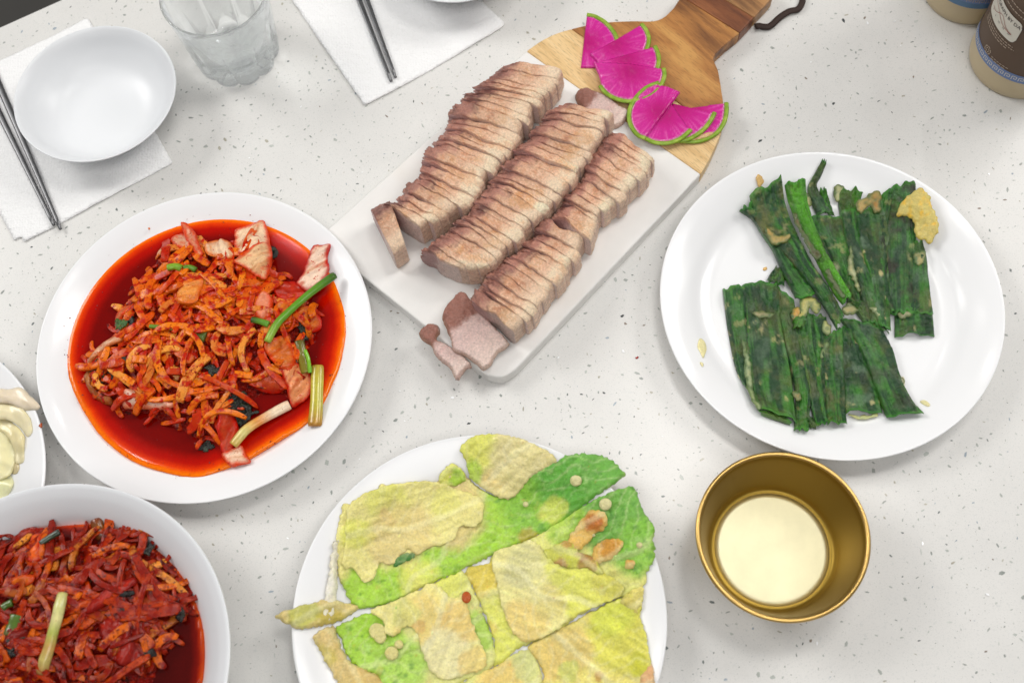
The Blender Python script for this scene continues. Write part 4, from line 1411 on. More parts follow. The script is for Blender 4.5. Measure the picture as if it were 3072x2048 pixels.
scallion([(850, 110), (870, 180), (895, 260)], .0052, [S(110, 44, 14), S(120, 72, 20), S(96, 40, 14)], 'brown stem end poking from the broth of the deep bowl', Zf=ZB, z0=.048, zs=[.047, .047, .043], flat=.7)
for i, (pts, lab, lf) in enumerate([
    ([(1225, 290), (1280, 255), (1310, 320), (1300, 390), (1250, 400), (1228, 350)], 'black green leaf knot at the bowl rim side', .007),
    ([(1255, 110), (1290, 105), (1320, 135), (1290, 155), (1260, 150)], 'tiny dark leaf tip above the rim side knot', .009),
    ([(1030, 780), (1120, 740), (1200, 760), (1130, 850), (1160, 940), (1110, 960), (1060, 880)], 'dark olive leaf clump right of the long red leaf', .007),
    ([(770, 630), (880, 615), (890, 650), (790, 660)], 'dark leaf strip above the long red leaf', .007),
    ([(760, 800), (820, 800), (800, 850), (760, 850)], 'black leaf gap beside the long red leaf', .005),
    ([(1510, 900), (1590, 870), (1610, 960), (1540, 990)], 'olive leaf scrap at the broth side of the deep bowl', .008),
    ([(1260, 1280), (1330, 1270), (1340, 1310), (1270, 1330)], 'small green leaf scrap on the wide red leaf', .009),
    ([(60, 1200), (180, 1160), (270, 1190), (200, 1260), (100, 1370), (50, 1330)], 'black leaf clump left of the bowl scallion', .007)]):
    dark_clump(pts, HBs, 40 + i, lab, lf, Zf=ZB, zlev=KZ + .016, group='dark leaf clumps in the deep bowl', c0=S(14, 14, 10), c1=S(50, 50, 24))

# ------------------------------------------------------------------ leaf pancakes
ZL = Z(2150, 480, .5422)
PLz = plate_z(PL)


def leek_leaf(Lp, Rp, z, seed, parent, dark=.5, bright=0.0, streak=.5, batter=.35, char=.3, thick=.0013, fold=.0030, arch=.0018, zl=.008, nu=16, nv=60):
    zf = lambda q: PLz(q) + z
    Lw, Rw = along(px(ZL(Lp), zl), 40), along(px(ZL(Rp), zl), 40)
    Lw, Rw = Lw - .06 * (Rw - Lw), Rw + .06 * (Rw - Lw)
    V, F, u, v = ribbon_data(Lw, Rw, zf, thick, int(nu * 2.4), int(nv * 1.3), fold=fold, seed=seed, rag=.0020, amp=.0015, arch=arch)
    s = vn(np.c_[u * 5 + .8 * vn(np.c_[u * 2, v * 5], 1, seed + 31), v * 2.6], 1, seed) + .35 * vn(np.c_[u * 19, v * 4], 1, seed + 1)
    n = fbm(V, 70, seed + 2)
    n2 = fbm(V, 300, seed + 3)
    big = fbm(V, 50, seed + 21)
    fine = vn(np.c_[u * 26, v * 3.5], 1, seed + 41)
    V[:, 2] += .00035 * fine * (np.arange(len(V)) < len(V) // 2)
    c = mixc(S(14, 64, 24), S(56, 122, 34), ss(-.5, .7, s + .5 * n2 + .45 * fine))
    c = mixc(c, S(14, 52, 34), ss(-.1, .4, n) * dark)
    c = mixc(c, S(92, 172, 18), np.full(len(u), bright) * (.75 + .25 * s))
    c = mixc(c, S(98, 104, 50), ss(-.1, .45, big + .5 * n2) * streak)
    c = mixc(c, S(44, 32, 26), ss(.05, .4, fbm(V, 80, seed + 9) + .3 * n2) * char)
    c = mixc(c, S(100, 126, 98), ss(.05, .5, fbm(V, 85, seed + 6) + .35 * n2) * batter * .8)
    c = mixc(c, S(198, 186, 128), ss(.34, .52, fbm(V, 120, seed + 16) + .25 * n2) * batter)
    c = mixc(c, S(70, 150, 46), ss(.04, .0, np.minimum(v, 1 - v)) * .6)
    return obj('leaf', V, F, MT['leek'], c, parent)


def batter(pts, z, seed, parent, Zf=ZL, zl=.008, zbase=PLz, c0=S(206, 190, 130), c1=S(214, 170, 80), thick=.0007, cell=.0009, puff=.0003, gold=.5, name='batter', rag=.0016):
    P = ragged(resample(px(Zf(pts), zl), .0012), rag, 480, seed)
    return sheet(name, P, MT['batter'], cell=cell, zf=lambda q: zbase(q) + z + .0013, thick=thick, rnd=.0008, amp=.0008, nscale=320, seed=seed, parent=parent, puff=puff,
                 col=lambda V, d, top: mixc(mixc(mixc(np.array(c0), np.array(c1), ss(-.1, .6, fbm(V, 260, seed)) * gold), S(150, 90, 36), ss(.42, .7, fbm(V, 330, seed + 5)) * gold * .5), S(74, 100, 48), np.clip(.28 + ss(.0028, .0003, d + .0016 * fbm(V, 320, seed + 2)) * .6 + ss(.05, .5, fbm(V, 240, seed + 3)) * .5, 0, 1) * (z > .002) * (seed != 21)))


def pancake_root(pt, label, z=.005):
    q = px([pt], z)[0]
    r = empty('leaf_pancake', (q[0], q[1], z))
    return tag(r, label, 'pancake', 'green leaf pancakes')


A = pancake_root((2400, 1150), 'dark green leaf pancake with side by side leaves, nearest the gold cup')
leek_leaf([(40, 712), (55, 830), (72, 950), (110, 1150), (150, 1255)], [(155, 700), (160, 820), (170, 950), (195, 1180), (215, 1330)], .0010, 1, A, dark=.2, streak=.6)
leek_leaf([(150, 690), (160, 820), (168, 950), (195, 1200), (225, 1400)], [(330, 680), (340, 820), (355, 950), (405, 1220), (425, 1470)], .0026, 2, A, dark=.5, batter=.55, nu=22)
leek_leaf([(325, 690), (350, 850), (375, 1000), (440, 1300), (420, 1525)], [(425, 770), (450, 900), (475, 1010), (520, 1260), (495, 1520)], .0012, 3, A, dark=.3, streak=.7, fold=.0024)
leek_leaf([(420, 860), (445, 980), (475, 1100), (520, 1340), (545, 1480)], [(510, 850), (525, 980), (545, 1100), (590, 1300), (600, 1470)], .0022, 4, A, dark=.2, streak=.6)
leek_leaf([(495, 850), (510, 960), (525, 1060), (560, 1300), (585, 1465)], [(605, 870), (605, 980), (608, 1100), (612, 1300), (618, 1455)], .0008, 5, A, dark=.4, char=.5)
leek_leaf([(595, 980), (595, 1090), (598, 1200), (605, 1330), (612, 1470)], [(690, 930), (695, 1050), (700, 1160), (705, 1350), (710, 1482)], .0028, 6, A, dark=.2, streak=.95, batter=.5)
leek_leaf([(675, 920), (690, 1030), (702, 1150), (712, 1280), (718, 1400)], [(765, 930), (790, 1030), (825, 1120), (890, 1300), (905, 1405)], .0014, 7, A, dark=.5, batter=.7)
leek_leaf([(690, 880), (745, 960), (800, 1050), (895, 1290), (948, 1442)], [(905, 930), (945, 1010), (968, 1060), (1020, 1230), (1118, 1440)], .0026, 8, A, dark=.7, char=.6, batter=.3, nu=22)
leek_leaf([(225, 1400), (300, 1405), (370, 1415)], [(225, 1425), (300, 1450), (400, 1480)], .0006, 9, A, bright=.25, nv=24, nu=8)
leek_leaf([(480, 1410), (520, 1420), (560, 1450)], [(500, 1490), (525, 1490), (540, 1500)], .0012, 10, A, dark=.9, nv=20, nu=8, fold=.003)
batter([(92, 1065), (120, 1060), (150, 1160), (150, 1230), (125, 1200), (100, 1120)], .0002, 1, A, c0=S(204, 206, 160), gold=.2)
batter([(140, 1000), (170, 1060), (195, 1200), (205, 1330), (240, 1390), (220, 1410), (180, 1350), (155, 1230), (150, 1100)], .0042, 2, A, c0=S(176, 190, 140), c1=S(220, 196, 110), gold=.4)
batter([(190, 855), (240, 850), (320, 858), (300, 880), (230, 885)], .0062, 3, A, c0=S(176, 160, 116), c1=S(140, 100, 70))
batter([(585, 900), (620, 920), (630, 970), (600, 980), (580, 950)], .0055, 4, A, c0=S(190, 196, 130), gold=.3)
batter([(600, 1010), (620, 1030), (590, 1090), (560, 1120), (575, 1060)], .0050, 5, A, c0=S(176, 190, 130), gold=.2)
batter([(415, 1290), (450, 1290), (465, 1330), (440, 1345), (420, 1320)], .0056, 6, A, c0=S(190, 150, 90), c1=S(180, 110, 50), gold=.9)
batter([(720, 1400), (800, 1415), (890, 1405), (860, 1430), (780, 1432)], .0008, 8, A, c0=S(180, 186, 130), gold=.2)
batter([(975, 1230), (1010, 1195), (1040, 1225), (1020, 1250), (985, 1260)], .0030, 9, A, c0=S(206, 198, 160), gold=.2)
batter([(1030, 1190), (1046, 1215), (1040, 1245), (1020, 1220)], .0004, 10, A, c0=S(226, 222, 200), gold=.1)

B = pancake_root((2680, 800), 'green leaf pancake with a yellow fried batter lobe on its edge')
leek_leaf([(520, 320), (560, 400), (605, 480), (680, 650), (740, 800)], [(700, 310), (710, 400), (725, 480), (765, 650), (805, 840)], .0010, 21, B, dark=.8, char=.4, nu=20)
leek_leaf([(690, 290), (705, 380), (725, 480), (785, 700), (830, 890)], [(790, 280), (800, 380), (815, 480), (880, 700), (915, 940)], .0024, 22, B, dark=.3, streak=.8, batter=.5)
leek_leaf([(770, 300), (785, 400), (805, 500), (860, 700), (880, 920)], [(895, 250), (930, 350), (948, 450), (945, 700), (958, 950)], .0036, 23, B, dark=.4, batter=.85, nu=20)
leek_leaf([(885, 215), (890, 350), (895, 500), (905, 750), (950, 850)], [(955, 205), (955, 350), (958, 500), (965, 700), (1005, 860)], .0022, 24, B, dark=.6, char=.6)
leek_leaf([(950, 195), (948, 350), (945, 500), (948, 700), (965, 860)], [(1062, 195), (1080, 350), (1095, 500), (1100, 700), (1085, 850)], .0036, 25, B, dark=.6, char=.8, batter=.3, nu=20)
leek_leaf([(1085, 470), (1080, 560), (1078, 650), (1070, 780), (1062, 850)], [(1130, 468), (1155, 540), (1165, 650), (1180, 780), (1190, 850)], .0030, 26, B, dark=.3, batter=.4)
leek_leaf([(1000, 830), (1000, 890), (1000, 970)], [(1185, 820), (1190, 890), (1197, 966)], .0010, 27, B, dark=.2, batter=.5, nv=28, nu=20)
leek_leaf([(672, 185), (680, 240), (690, 310)], [(795, 185), (785, 240), (775, 310)], .0012, 28, B, bright=.4, dark=.1, nv=24)
leek_leaf([(560, 55), (530, 110), (500, 170), (530, 240), (560, 300)], [(586, 66), (565, 120), (545, 160), (590, 220), (650, 300)], .0016, 29, B, dark=.9, char=.4, nv=40, nu=10, fold=.003)
leek_leaf([(565, 185), (585, 230), (610, 300)], [(605, 185), (625, 240), (650, 300)], .0008, 30, B, bright=.2, dark=.1, nv=20, nu=8)
leek_leaf([(730, 780), (790, 860), (850, 930)], [(830, 800), (890, 870), (950, 955)], .0012, 31, B, dark=.5, char=.5, nv=30)
batter([(985, 300), (1030, 255), (1080, 228), (1110, 245), (1140, 275), (1155, 325), (1180, 365), (1200, 430), (1175, 470), (1160, 495), (1140, 475), (1095, 462), (1078, 420), (1070, 370), (1020, 345), (985, 335)], .0082, 21, B, c0=S(206, 188, 104), c1=S(236, 188, 44), gold=.95, thick=.0014, puff=.0010)
batter([(762, 250), (800, 240), (850, 215), (890, 225), (895, 300), (870, 315), (840, 280), (790, 310), (768, 300)], .0066, 22, B, c0=S(196, 160, 84), c1=S(200, 124, 40), gold=.9)
batter([(640, 170), (672, 160), (702, 180), (695, 210), (665, 240), (648, 220)], .0022, 23, B, c0=S(206, 204, 150), c1=S(216, 196, 110), gold=.3, puff=.002)
batter([(735, 480), (752, 560), (765, 640), (790, 740), (770, 730), (740, 660), (715, 620)], .0056, 25, B, c0=S(190, 188, 140), c1=S(212, 176, 90), gold=.5)
batter([(1085, 540), (1110, 515), (1148, 520), (1140, 570), (1110, 600), (1088, 580)], .0062, 27, B, c0=S(180, 164, 100), c1=S(196, 150, 60), gold=.8)
batter([(620, 590), (660, 575), (678, 610), (665, 650), (640, 640)], .0060, 28, B, c0=S(190, 184, 140), gold=.2, puff=.0015)
batter([(840, 825), (890, 815), (918, 850), (905, 905), (880, 890), (860, 850)], .0056, 29, B, c0=S(182, 186, 140), gold=.2, puff=.0012)
batter([(1000, 850), (1060, 840), (1080, 870), (1010, 885)], .0048, 30, B, c0=S(176, 168, 126), c1=S(150, 110, 80), thick=.0008)

C3 = pancake_root((2380, 750), 'green leaf pancake lying diagonally on top of the other two')
leek_leaf([(120, 300), (195, 340), (255, 430), (310, 510), (370, 640), (445, 780)], [(195, 270), (260, 380), (330, 470), (400, 560), (470, 660), (540, 760)], .0050, 41, C3, dark=.4, batter=.2, thick=.0018)
leek_leaf([(280, 670), (300, 630), (330, 590)], [(370, 700), (375, 650), (380, 600)], .0020, 42, C3, dark=.9, char=.8, nv=20)
leek_leaf([(180, 245), (220, 350), (265, 430), (400, 570), (550, 770), (655, 945)], [(330, 148), (370, 290), (415, 400), (520, 600), (620, 745), (692, 885)], .0085, 43, C3, dark=.15, streak=.95, char=.35, batter=.25, nu=24, nv=90, arch=.0022)
leek_leaf([(365, 180), (400, 275), (440, 370), (540, 570), (635, 750), (690, 822)], [(466, 163), (490, 270), (522, 380), (600, 555), (680, 690), (732, 772)], .0098, 44, C3, dark=0, bright=.75, streak=.1, char=.35, batter=.1, nu=20, nv=90, arch=.0014)
batter([(255, 395), (285, 420), (330, 450), (400, 440), (380, 480), (340, 500), (300, 500), (270, 450)], .0118, 42, C3, c0=S(196, 162, 88), c1=S(186, 140, 60), gold=.7, thick=.0010)
batter([(400, 340), (425, 330), (470, 430), (530, 520), (562, 560), (545, 590), (515, 570), (470, 480), (425, 400)], .0132, 43, C3, c0=S(72, 44, 18), c1=S(128, 84, 26), gold=.8, thick=.0007, puff=0)
batter([(580, 645), (600, 640), (650, 720), (690, 790), (668, 790), (620, 720)], .0134, 44, C3, c0=S(70, 44, 14), c1=S(110, 84, 20), gold=.6, thick=.0006, puff=0)
batter([(460, 780), (520, 765), (570, 820), (545, 865), (510, 830), (495, 880), (460, 900), (440, 890), (450, 830)], .0064, 45, C3, c0=S(196, 188, 110), c1=S(214, 176, 70), gold=.5, puff=.002)
batter([(405, 870), (420, 835), (455, 830), (460, 860), (430, 900), (408, 895)], .0066, 46, C3, c0=S(222, 164, 66), c1=S(220, 140, 40), gold=.9, puff=.0018)
batter([(690, 830), (730, 805), (775, 840), (750, 870), (700, 865)], .0064, 47, C3, c0=S(176, 164, 110), gold=.4, puff=.0015)
batter([(208, 135), (225, 125), (245, 150), (235, 180), (212, 165)], .0006, 48, C3, c0=S(216, 176, 110), gold=.3)
batter([(470, 195), (500, 205), (525, 240), (510, 270), (480, 270)], .0040, 49, C3, c0=S(200, 194, 130), gold=.3)
leek_leaf([(415, 900), (425, 920), (420, 945)], [(490, 880), (480, 920), (465, 945)], .0062, 45, C3, bright=.35, dark=0, nv=14, nu=8)
for i, (pts, cc, lab) in enumerate([
    ([(255, 600), (275, 590), (278, 605), (262, 612)], S(222, 176, 100), 'tiny golden crumb beside the diagonal leaf pancake'),
    ([(1115, 1345), (1140, 1342), (1162, 1375), (1150, 1385), (1125, 1365)], S(236, 226, 170), 'pale yellow batter drop near the pancake tip')]):
    P = resample(px(ZL(pts), .005), .0008)
    tag(sheet('batter_drop', P, MT['batter'], cell=.0006, zf=lambda q: PLz(q) + .0002, thick=.0009, rnd=.0008, col=cc), lab, 'batter drop')
ZM = Z(1970, 870, .338)
for pts, lab in (([(375, 455), (420, 475), (437, 540), (420, 600), (400, 640), (375, 590), (352, 540)], 'pale yellow batter drip on the bare side of the plate'),
                 ([(370, 685), (400, 690), (398, 725), (380, 715)], 'small pale drop below the yellow batter drip')):
    P = resample(px(ZM(pts), .006), .0008)
    tag(sheet('batter_drop', P, MT['batter'], cell=.0006, zf=lambda q: PLz(q) + .0002, thick=.0008, rnd=.0010, col=S(240, 228, 168)), lab, 'batter drop')

# ------------------------------------------------------------------ cabbage pancake
ZC = Z(800, 1280, .5315)
PCz = plate_z(PC)


def blobcol(base, blobs, seed, ribdir=.3, ribamt=.35, zl=.012, edge=None, warp=.006):
    bl = [(px(ZC([c]), zl)[0], r * .5315 / 3800, np.array(cc), s) for c, r, cc, s in blobs]

    def f(V, d, top):
        q = V[:, :2] + warp * np.c_[fbm(V, 90, seed), fbm(V, 90, seed + 1)] + .0018 * np.c_[fbm(V, 330, seed + 2), fbm(V, 330, seed + 3)]
        c = np.tile(np.array(base), (len(V), 1))
        for ctr, r, cc, s in bl:
            t = ss(1.15, .75, np.linalg.norm(q - ctr, axis=1) / r)
            c = mixc(c, cc, t * s)
        dr = np.array([math.cos(ribdir), math.sin(ribdir)])
        pr = np.array([-dr[1], dr[0]])
        s = vn(np.c_[(V[:, :2] @ pr) * 420, (V[:, :2] @ dr) * 70], 1, seed + 6)
        n = fbm(V, 260, seed + 7)
        cen = V[:, :2].mean(0)
        vv, uu = (V[:, :2] - cen) @ dr, (V[:, :2] - cen) @ pr
        uu = uu + .006 * vn(np.c_[vv * 40, vv * 0], 1, seed + 33)
        ph = (vv - np.abs(uu) * .8) * 85 + 1.3 * fbm(V, 55, seed + 34)
        lat = ss(.16, .03, np.abs(ph - np.round(ph))) * ss(0, .2, fbm(V, 60, seed + 35) + .25)
        mid = ss(.0032, .0010, np.abs(uu))
        vein = np.clip(.55 * lat + .8 * mid, 0, 1) * np.clip(ribamt * 2.2, 0, 1)
        c = mixc(c, np.clip(c * .35 + S(244, 240, 190) * .65, 0, .92), vein * .75)
        c = c * (1 + ribamt * .30 * s + .06 * n)[:, None]
        gness = np.clip((c[:, 1] - c[:, 0]) * 4, 0, 1)
        c = mixc(c, S(178, 214, 128), ss(.1, .6, fbm(V, 300, seed + 12)) * .55 * gness)
        c = mixc(c, S(60, 128, 30), ss(.15, .6, fbm(V, 240, seed + 14) + .3 * s) * .6 * gness)
        c = mixc(c, S(226, 190, 110), ss(.35, .75, fbm(V, 150, seed + 8)) * .35)
        c = mixc(c, S(196, 124, 50), ss(.52, .75, fbm(V, 260, seed + 9)) * .5)
        if edge is not None: c = mixc(c, np.array(edge), ss(.0016, .0003, d) * .8)
        c = np.where(top[:, None], c, c * 0 + S(176, 160, 100))
        return np.clip(c, .01, .95)
    return f


def cab(pts, label, base, blobs, seed, z=.0008, thick=.0024, ribdir=.3, amp=.0011, parent=None, name='cabbage_pancake', rag=.0017, edge=None, nscale=130, cell=.0012, ribamt=.35):
    P = ragged(resample(px(ZC(pts), lambda q: PCz(q) + z + thick * .7), .0010), rag, 560, seed)
    dr = np.array([math.cos(ribdir), math.sin(ribdir)])
    pr = np.array([-dr[1], dr[0]])

    def za(q, d):
        cen = q.mean(0)
        vv, uu = (q - cen) @ dr, (q - cen) @ pr
        uu = uu + .006 * vn(np.c_[vv * 40, vv * 0], 1, seed + 33)
        ph = (vv - np.abs(uu) * .8) * 85 + 1.3 * fbm(q, 55, seed + 34)
        lat = ss(.16, .03, np.abs(ph - np.round(ph)))
        return .0007 * (lat + ss(.0032, .0010, np.abs(uu))) * ss(0, .004, d) * min(1, ribamt * 2.2) + amp * fbm(q, nscale, seed + 11) + (.0010 * vn(np.c_[(q @ pr) * 300, (q @ dr) * 60], 1, seed + 6) + .0007 * fbm(q, 330, seed + 15)) * ss(0, .004, d)
    o = sheet(name, P, MT['pancake'], cell=cell, zf=lambda q: PCz(q) + z, thick=thick, rnd=.0012, col=blobcol(base, blobs, seed, ribdir, ribamt, edge=edge), parent=parent, zadd=za)
    if parent is None: tag(o, label, 'pancake', 'cabbage pancake pieces')
    return o


YB, YG, GR, DG, GO, BR, WHT = S(240, 230, 144), S(226, 228, 104), S(166, 212, 58), S(98, 174, 60), S(238, 206, 118), S(200, 132, 62), S(242, 236, 200)


def croot(pt, label):
    q = px([pt], .008)[0]
    r = empty('cabbage_pancake', (q[0], q[1], .005))
    return tag(r, label, 'pancake', 'cut cabbage pancake pieces')


c1 = croot((1400, 1600), 'long cabbage pancake strip with a yellow leaf flap and a green end')
cab([(390, 640), (430, 440), (520, 432), (600, 412), (640, 322), (720, 345), (830, 300), (900, 330), (970, 295), (1030, 240), (1110, 260), (1200, 340), (1350, 390), (1500, 260), (1640, 185), (1720, 150), (1765, 145), (1850, 152), (1930, 175), (2020, 262), (1950, 324), (1850, 394), (1650, 542), (1500, 624), (1300, 711), (1100, 807), (900, 894), (700, 986), (510, 1020), (420, 880), (395, 760)],
    '', YB, [((620, 930), 200, GR, .95), ((1080, 700), 230, GR, .95), ((1350, 520), 220, GR, .95), ((1560, 400), 230, S(140, 196, 60), .95), ((1780, 260), 260, DG, .95), ((900, 400), 130, YG, .8), ((520, 620), 90, YG, .8), ((700, 600), 190, YB, .8), ((1020, 480), 200, S(230, 208, 140), .9), ((860, 860), 120, YG, .7), ((1620, 470), 80, YG, .7), ((1480, 620), 60, BR, .5)], 51, ribdir=.9, parent=c1, name='leaf')
cab([(1090, 122), (1150, 60), (1250, 40), (1350, 45), (1450, 70), (1560, 120), (1640, 182), (1560, 240), (1480, 290), (1400, 390), (1310, 400), (1220, 340), (1150, 290), (1130, 200)],
    '', S(232, 218, 150), [((1180, 130), 130, YG, .9), ((1160, 260), 60, GR, .7), ((1290, 290), 60, GO, .6), ((1400, 200), 150, S(234, 222, 158), .8)], 52, z=.0034, thick=.0013, ribdir=.6, parent=c1, name='leaf_flap', amp=.0022)
cab([(965, 290), (1032, 212), (1105, 238), (1120, 300), (1060, 330), (990, 330)], '', YG, [((1080, 300), 50, GR, .8)], 53, z=.0034, thick=.0014, parent=c1, name='leaf_flap')
cab([(470, 440), (640, 340), (830, 310), (960, 310), (1100, 360), (1200, 400), (1230, 470), (1180, 560), (1090, 560), (1050, 640), (930, 680), (840, 720), (790, 690), (730, 760), (680, 780), (640, 760), (600, 860), (540, 870), (490, 800), (430, 790), (440, 640)],
    '', YB, [((700, 460), 120, YG, .6), ((520, 620), 80, YG, .8), ((680, 510), 40, BR, .5), ((1000, 420), 80, YG, .4), ((760, 620), 180, S(228, 206, 136), .8)], 54, z=.0040, thick=.0009, parent=c1, name='batter', rag=.0016, amp=.0012)
cab([(385, 640), (410, 640), (395, 760), (400, 900), (372, 1088), (298, 1090), (340, 900), (360, 760)], '', S(236, 230, 206), [((360, 900), 60, S(244, 240, 226), .9)], 55, z=.0022, thick=.0022, ribdir=1.5, parent=c1, name='stem', ribamt=.2)
cab([(45, 1065), (130, 1022), (220, 1000), (310, 975), (420, 985), (520, 1012), (470, 1060), (370, 1108), (270, 1130), (190, 1138), (130, 1118)], '', S(222, 200, 130), [((230, 1060), 80, S(196, 196, 96), .9), ((440, 1030), 70, S(224, 204, 132), .8), ((370, 1100), 80, S(190, 172, 40), .6)], 56, z=.0012, thick=.0030, parent=c1, name='leaf_tail', ribdir=.4)
cab([(715, 770), (760, 715), (830, 712), (835, 735), (760, 770), (730, 785)], '', S(60, 120, 50), [], 57, z=.0044, thick=.0010, parent=c1, name='leaf_fold', amp=.0004)

c2 = croot((1690, 1720), 'cut cabbage pancake square with a dark green frilled corner')
cab([(1120, 812), (1200, 775), (1255, 765), (1290, 702), (1400, 665), (1500, 622), (1700, 500), (1860, 402), (1960, 360), (2062, 330), (2098, 385), (2130, 480), (2192, 560), (2185, 640), (2192, 720), (2150, 820), (2130, 895), (2060, 930), (1990, 962), (1870, 1010), (1750, 1072), (1600, 1170), (1500, 1215), (1420, 1250), (1290, 1345), (1283, 1200), (1240, 1080), (1180, 935)],
    '', S(226, 226, 130), [((2020, 480), 260, DG, .9), ((2120, 700), 150, S(140, 200, 66), .9), ((1700, 560), 120, GR, .7), ((1330, 1100), 130, YG, .9), ((1200, 850), 110, S(222, 196, 70), .8), ((1250, 1180), 60, GO, .6), ((1360, 1260), 110, YG, .9)], 61, ribdir=.2, parent=c2, name='leaf')
cab([(1282, 720), (1400, 670), (1510, 640), (1580, 720), (1700, 760), (1850, 800), (2005, 885), (1990, 955), (1860, 1010), (1740, 1070), (1600, 1165), (1480, 1215), (1420, 1190), (1350, 1080), (1300, 900)],
    '', S(238, 230, 152), [((1800, 900), 170, S(224, 226, 90), .85), ((1700, 780), 140, YG, .8), ((1450, 1110), 130, GO, .7), ((1450, 780), 110, S(216, 212, 150), .8), ((1600, 1010), 90, S(214, 200, 120), .7), ((1930, 900), 90, S(214, 208, 90), .7)], 62, z=.0042, thick=.0010, ribdir=-.45, parent=c2, name='stem_leaf', ribamt=.6, amp=.0020)
cab([(1570, 700), (1640, 660), (1700, 640), (1760, 700), (1850, 740), (1900, 830), (1800, 800), (1690, 790), (1610, 760)], '', S(206, 208, 84), [((1650, 790), 50, S(180, 110, 80), .7), ((1790, 730), 40, S(150, 80, 40), .8), ((1810, 790), 40, S(170, 100, 70), .6), ((1700, 650), 40, BR, .7)], 63, z=.0056, thick=.0008, ribdir=-.4, parent=c2, name='leaf_ruffle', amp=.0026, nscale=220)
for k, pts in enumerate([[(1690, 660), (1720, 600), (1760, 540), (1830, 470), (1900, 480), (1925, 530), (1900, 580), (1850, 600), (1820, 650), (1770, 690), (1720, 690)],
                         [(1840, 760), (1850, 680), (1900, 640), (1970, 625), (2008, 650), (1990, 710), (1930, 750), (1870, 770)],
                         [(2022, 760), (2060, 745), (2082, 770), (2060, 800), (2030, 795)]]):
    cab(pts, '', S(226, 184, 96), [((1845, 545), 55, S(196, 110, 40), .9), ((1930, 690), 55, S(214, 146, 50), .8), ((2050, 770), 30, S(220, 150, 50), .9)], 64 + k, z=.0044, thick=.0013, parent=c2, name='batter', amp=.0006)
for k, (c, r) in enumerate([((1745, 302), 34), ((1912, 434), 36), ((1462, 435), 16), ((2105, 665), 18), ((1845, 610), 10)]):
    t = np.linspace(0, 2 * math.pi, 18, endpoint=False)
    cab([(c[0] + r * math.cos(a), c[1] + r * .95 * math.sin(a)) for a in t], '', S(226, 218, 160), [], 70 + k, z=.0046, thick=.0013, parent=c1 if k in (0, 2) else c2, name='batter_bubble', rag=.0003, amp=.0001, cell=.0008, ribamt=.05)

c3 = croot((1220, 1930), 'cut cabbage pancake square with a red seed speck and bright green leaf')
cab([(590, 1040), (700, 995), (800, 950), (900, 900), (1000, 855), (1115, 815), (1175, 940), (1235, 1080), (1278, 1200), (1282, 1345), (1120, 1430), (1000, 1500), (900, 1560), (700, 1560), (640, 1480), (620, 1400), (520, 1360), (455, 1295), (420, 1200), (392, 1130), (480, 1080)],
    '', S(226, 226, 140), [((520, 1200), 220, GR, .95), ((700, 1350), 180, S(176, 218, 84), .9), ((1180, 1150), 110, S(170, 206, 80), .9), ((1000, 890), 110, YG, .8), ((640, 1100), 110, GR, .9)], 81, parent=c3, name='leaf', ribdir=.3)
cab([(585, 1035), (700, 990), (830, 930), (950, 880), (1040, 960), (1120, 950), (1150, 1080), (1200, 1200), (1240, 1340), (1120, 1400), (980, 1420), (900, 1330), (850, 1180), (800, 1120), (720, 1180), (660, 1160), (660, 1100)],
    '', YB, [((880, 1080), 140, GO, .6), ((1080, 1100), 110, S(232, 196, 116), .7), ((1020, 1290), 130, S(234, 226, 170), .8), ((780, 1040), 80, S(206, 210, 120), .6), ((870, 1120), 40, BR, .4), ((1180, 1320), 80, GO, .6)], 82, z=.0042, thick=.0009, parent=c3, name='batter', ribdir=1.15, amp=.0014, ribamt=.5)
for k, (c, r) in enumerate([((622, 1150), 46), ((640, 1185), 36), ((705, 1275), 40), ((745, 1225), 26)]):
    t = np.linspace(0, 2 * math.pi, 18, endpoint=False)
    cab([(c[0] + r * math.cos(a), c[1] + r * math.sin(a)) for a in t], '', S(222, 212, 140), [], 90 + k, z=.0046 + .0003 * k, thick=.0014, parent=c3, name='batter_bubble', rag=.0003, amp=.0001, cell=.0008, ribamt=.05)
cab([(262, 1200), (290, 1150), (380, 1122), (400, 1180), (455, 1300), (560, 1370), (640, 1410), (700, 1560), (480, 1600), (400, 1450), (340, 1340), (300, 1260)], '', S(222, 196, 128), [((320, 1300), 60, S(206, 190, 90), .7), ((560, 1430), 80, S(214, 180, 100), .6)], 96, z=.0006, thick=.0036, parent=c3, name='leaf_edge', ribdir=-1.1)
t = np.linspace(0, 2 * math.pi, 16, endpoint=False)
cab([(1127 + 27 * math.cos(a), 960 + 34 * math.sin(a)) for a in t], '', S(186, 84, 14), [], 97, z=.0058, thick=.0012, parent=c3, name='seed', rag=.0001, amp=0, cell=.0007, ribamt=0)

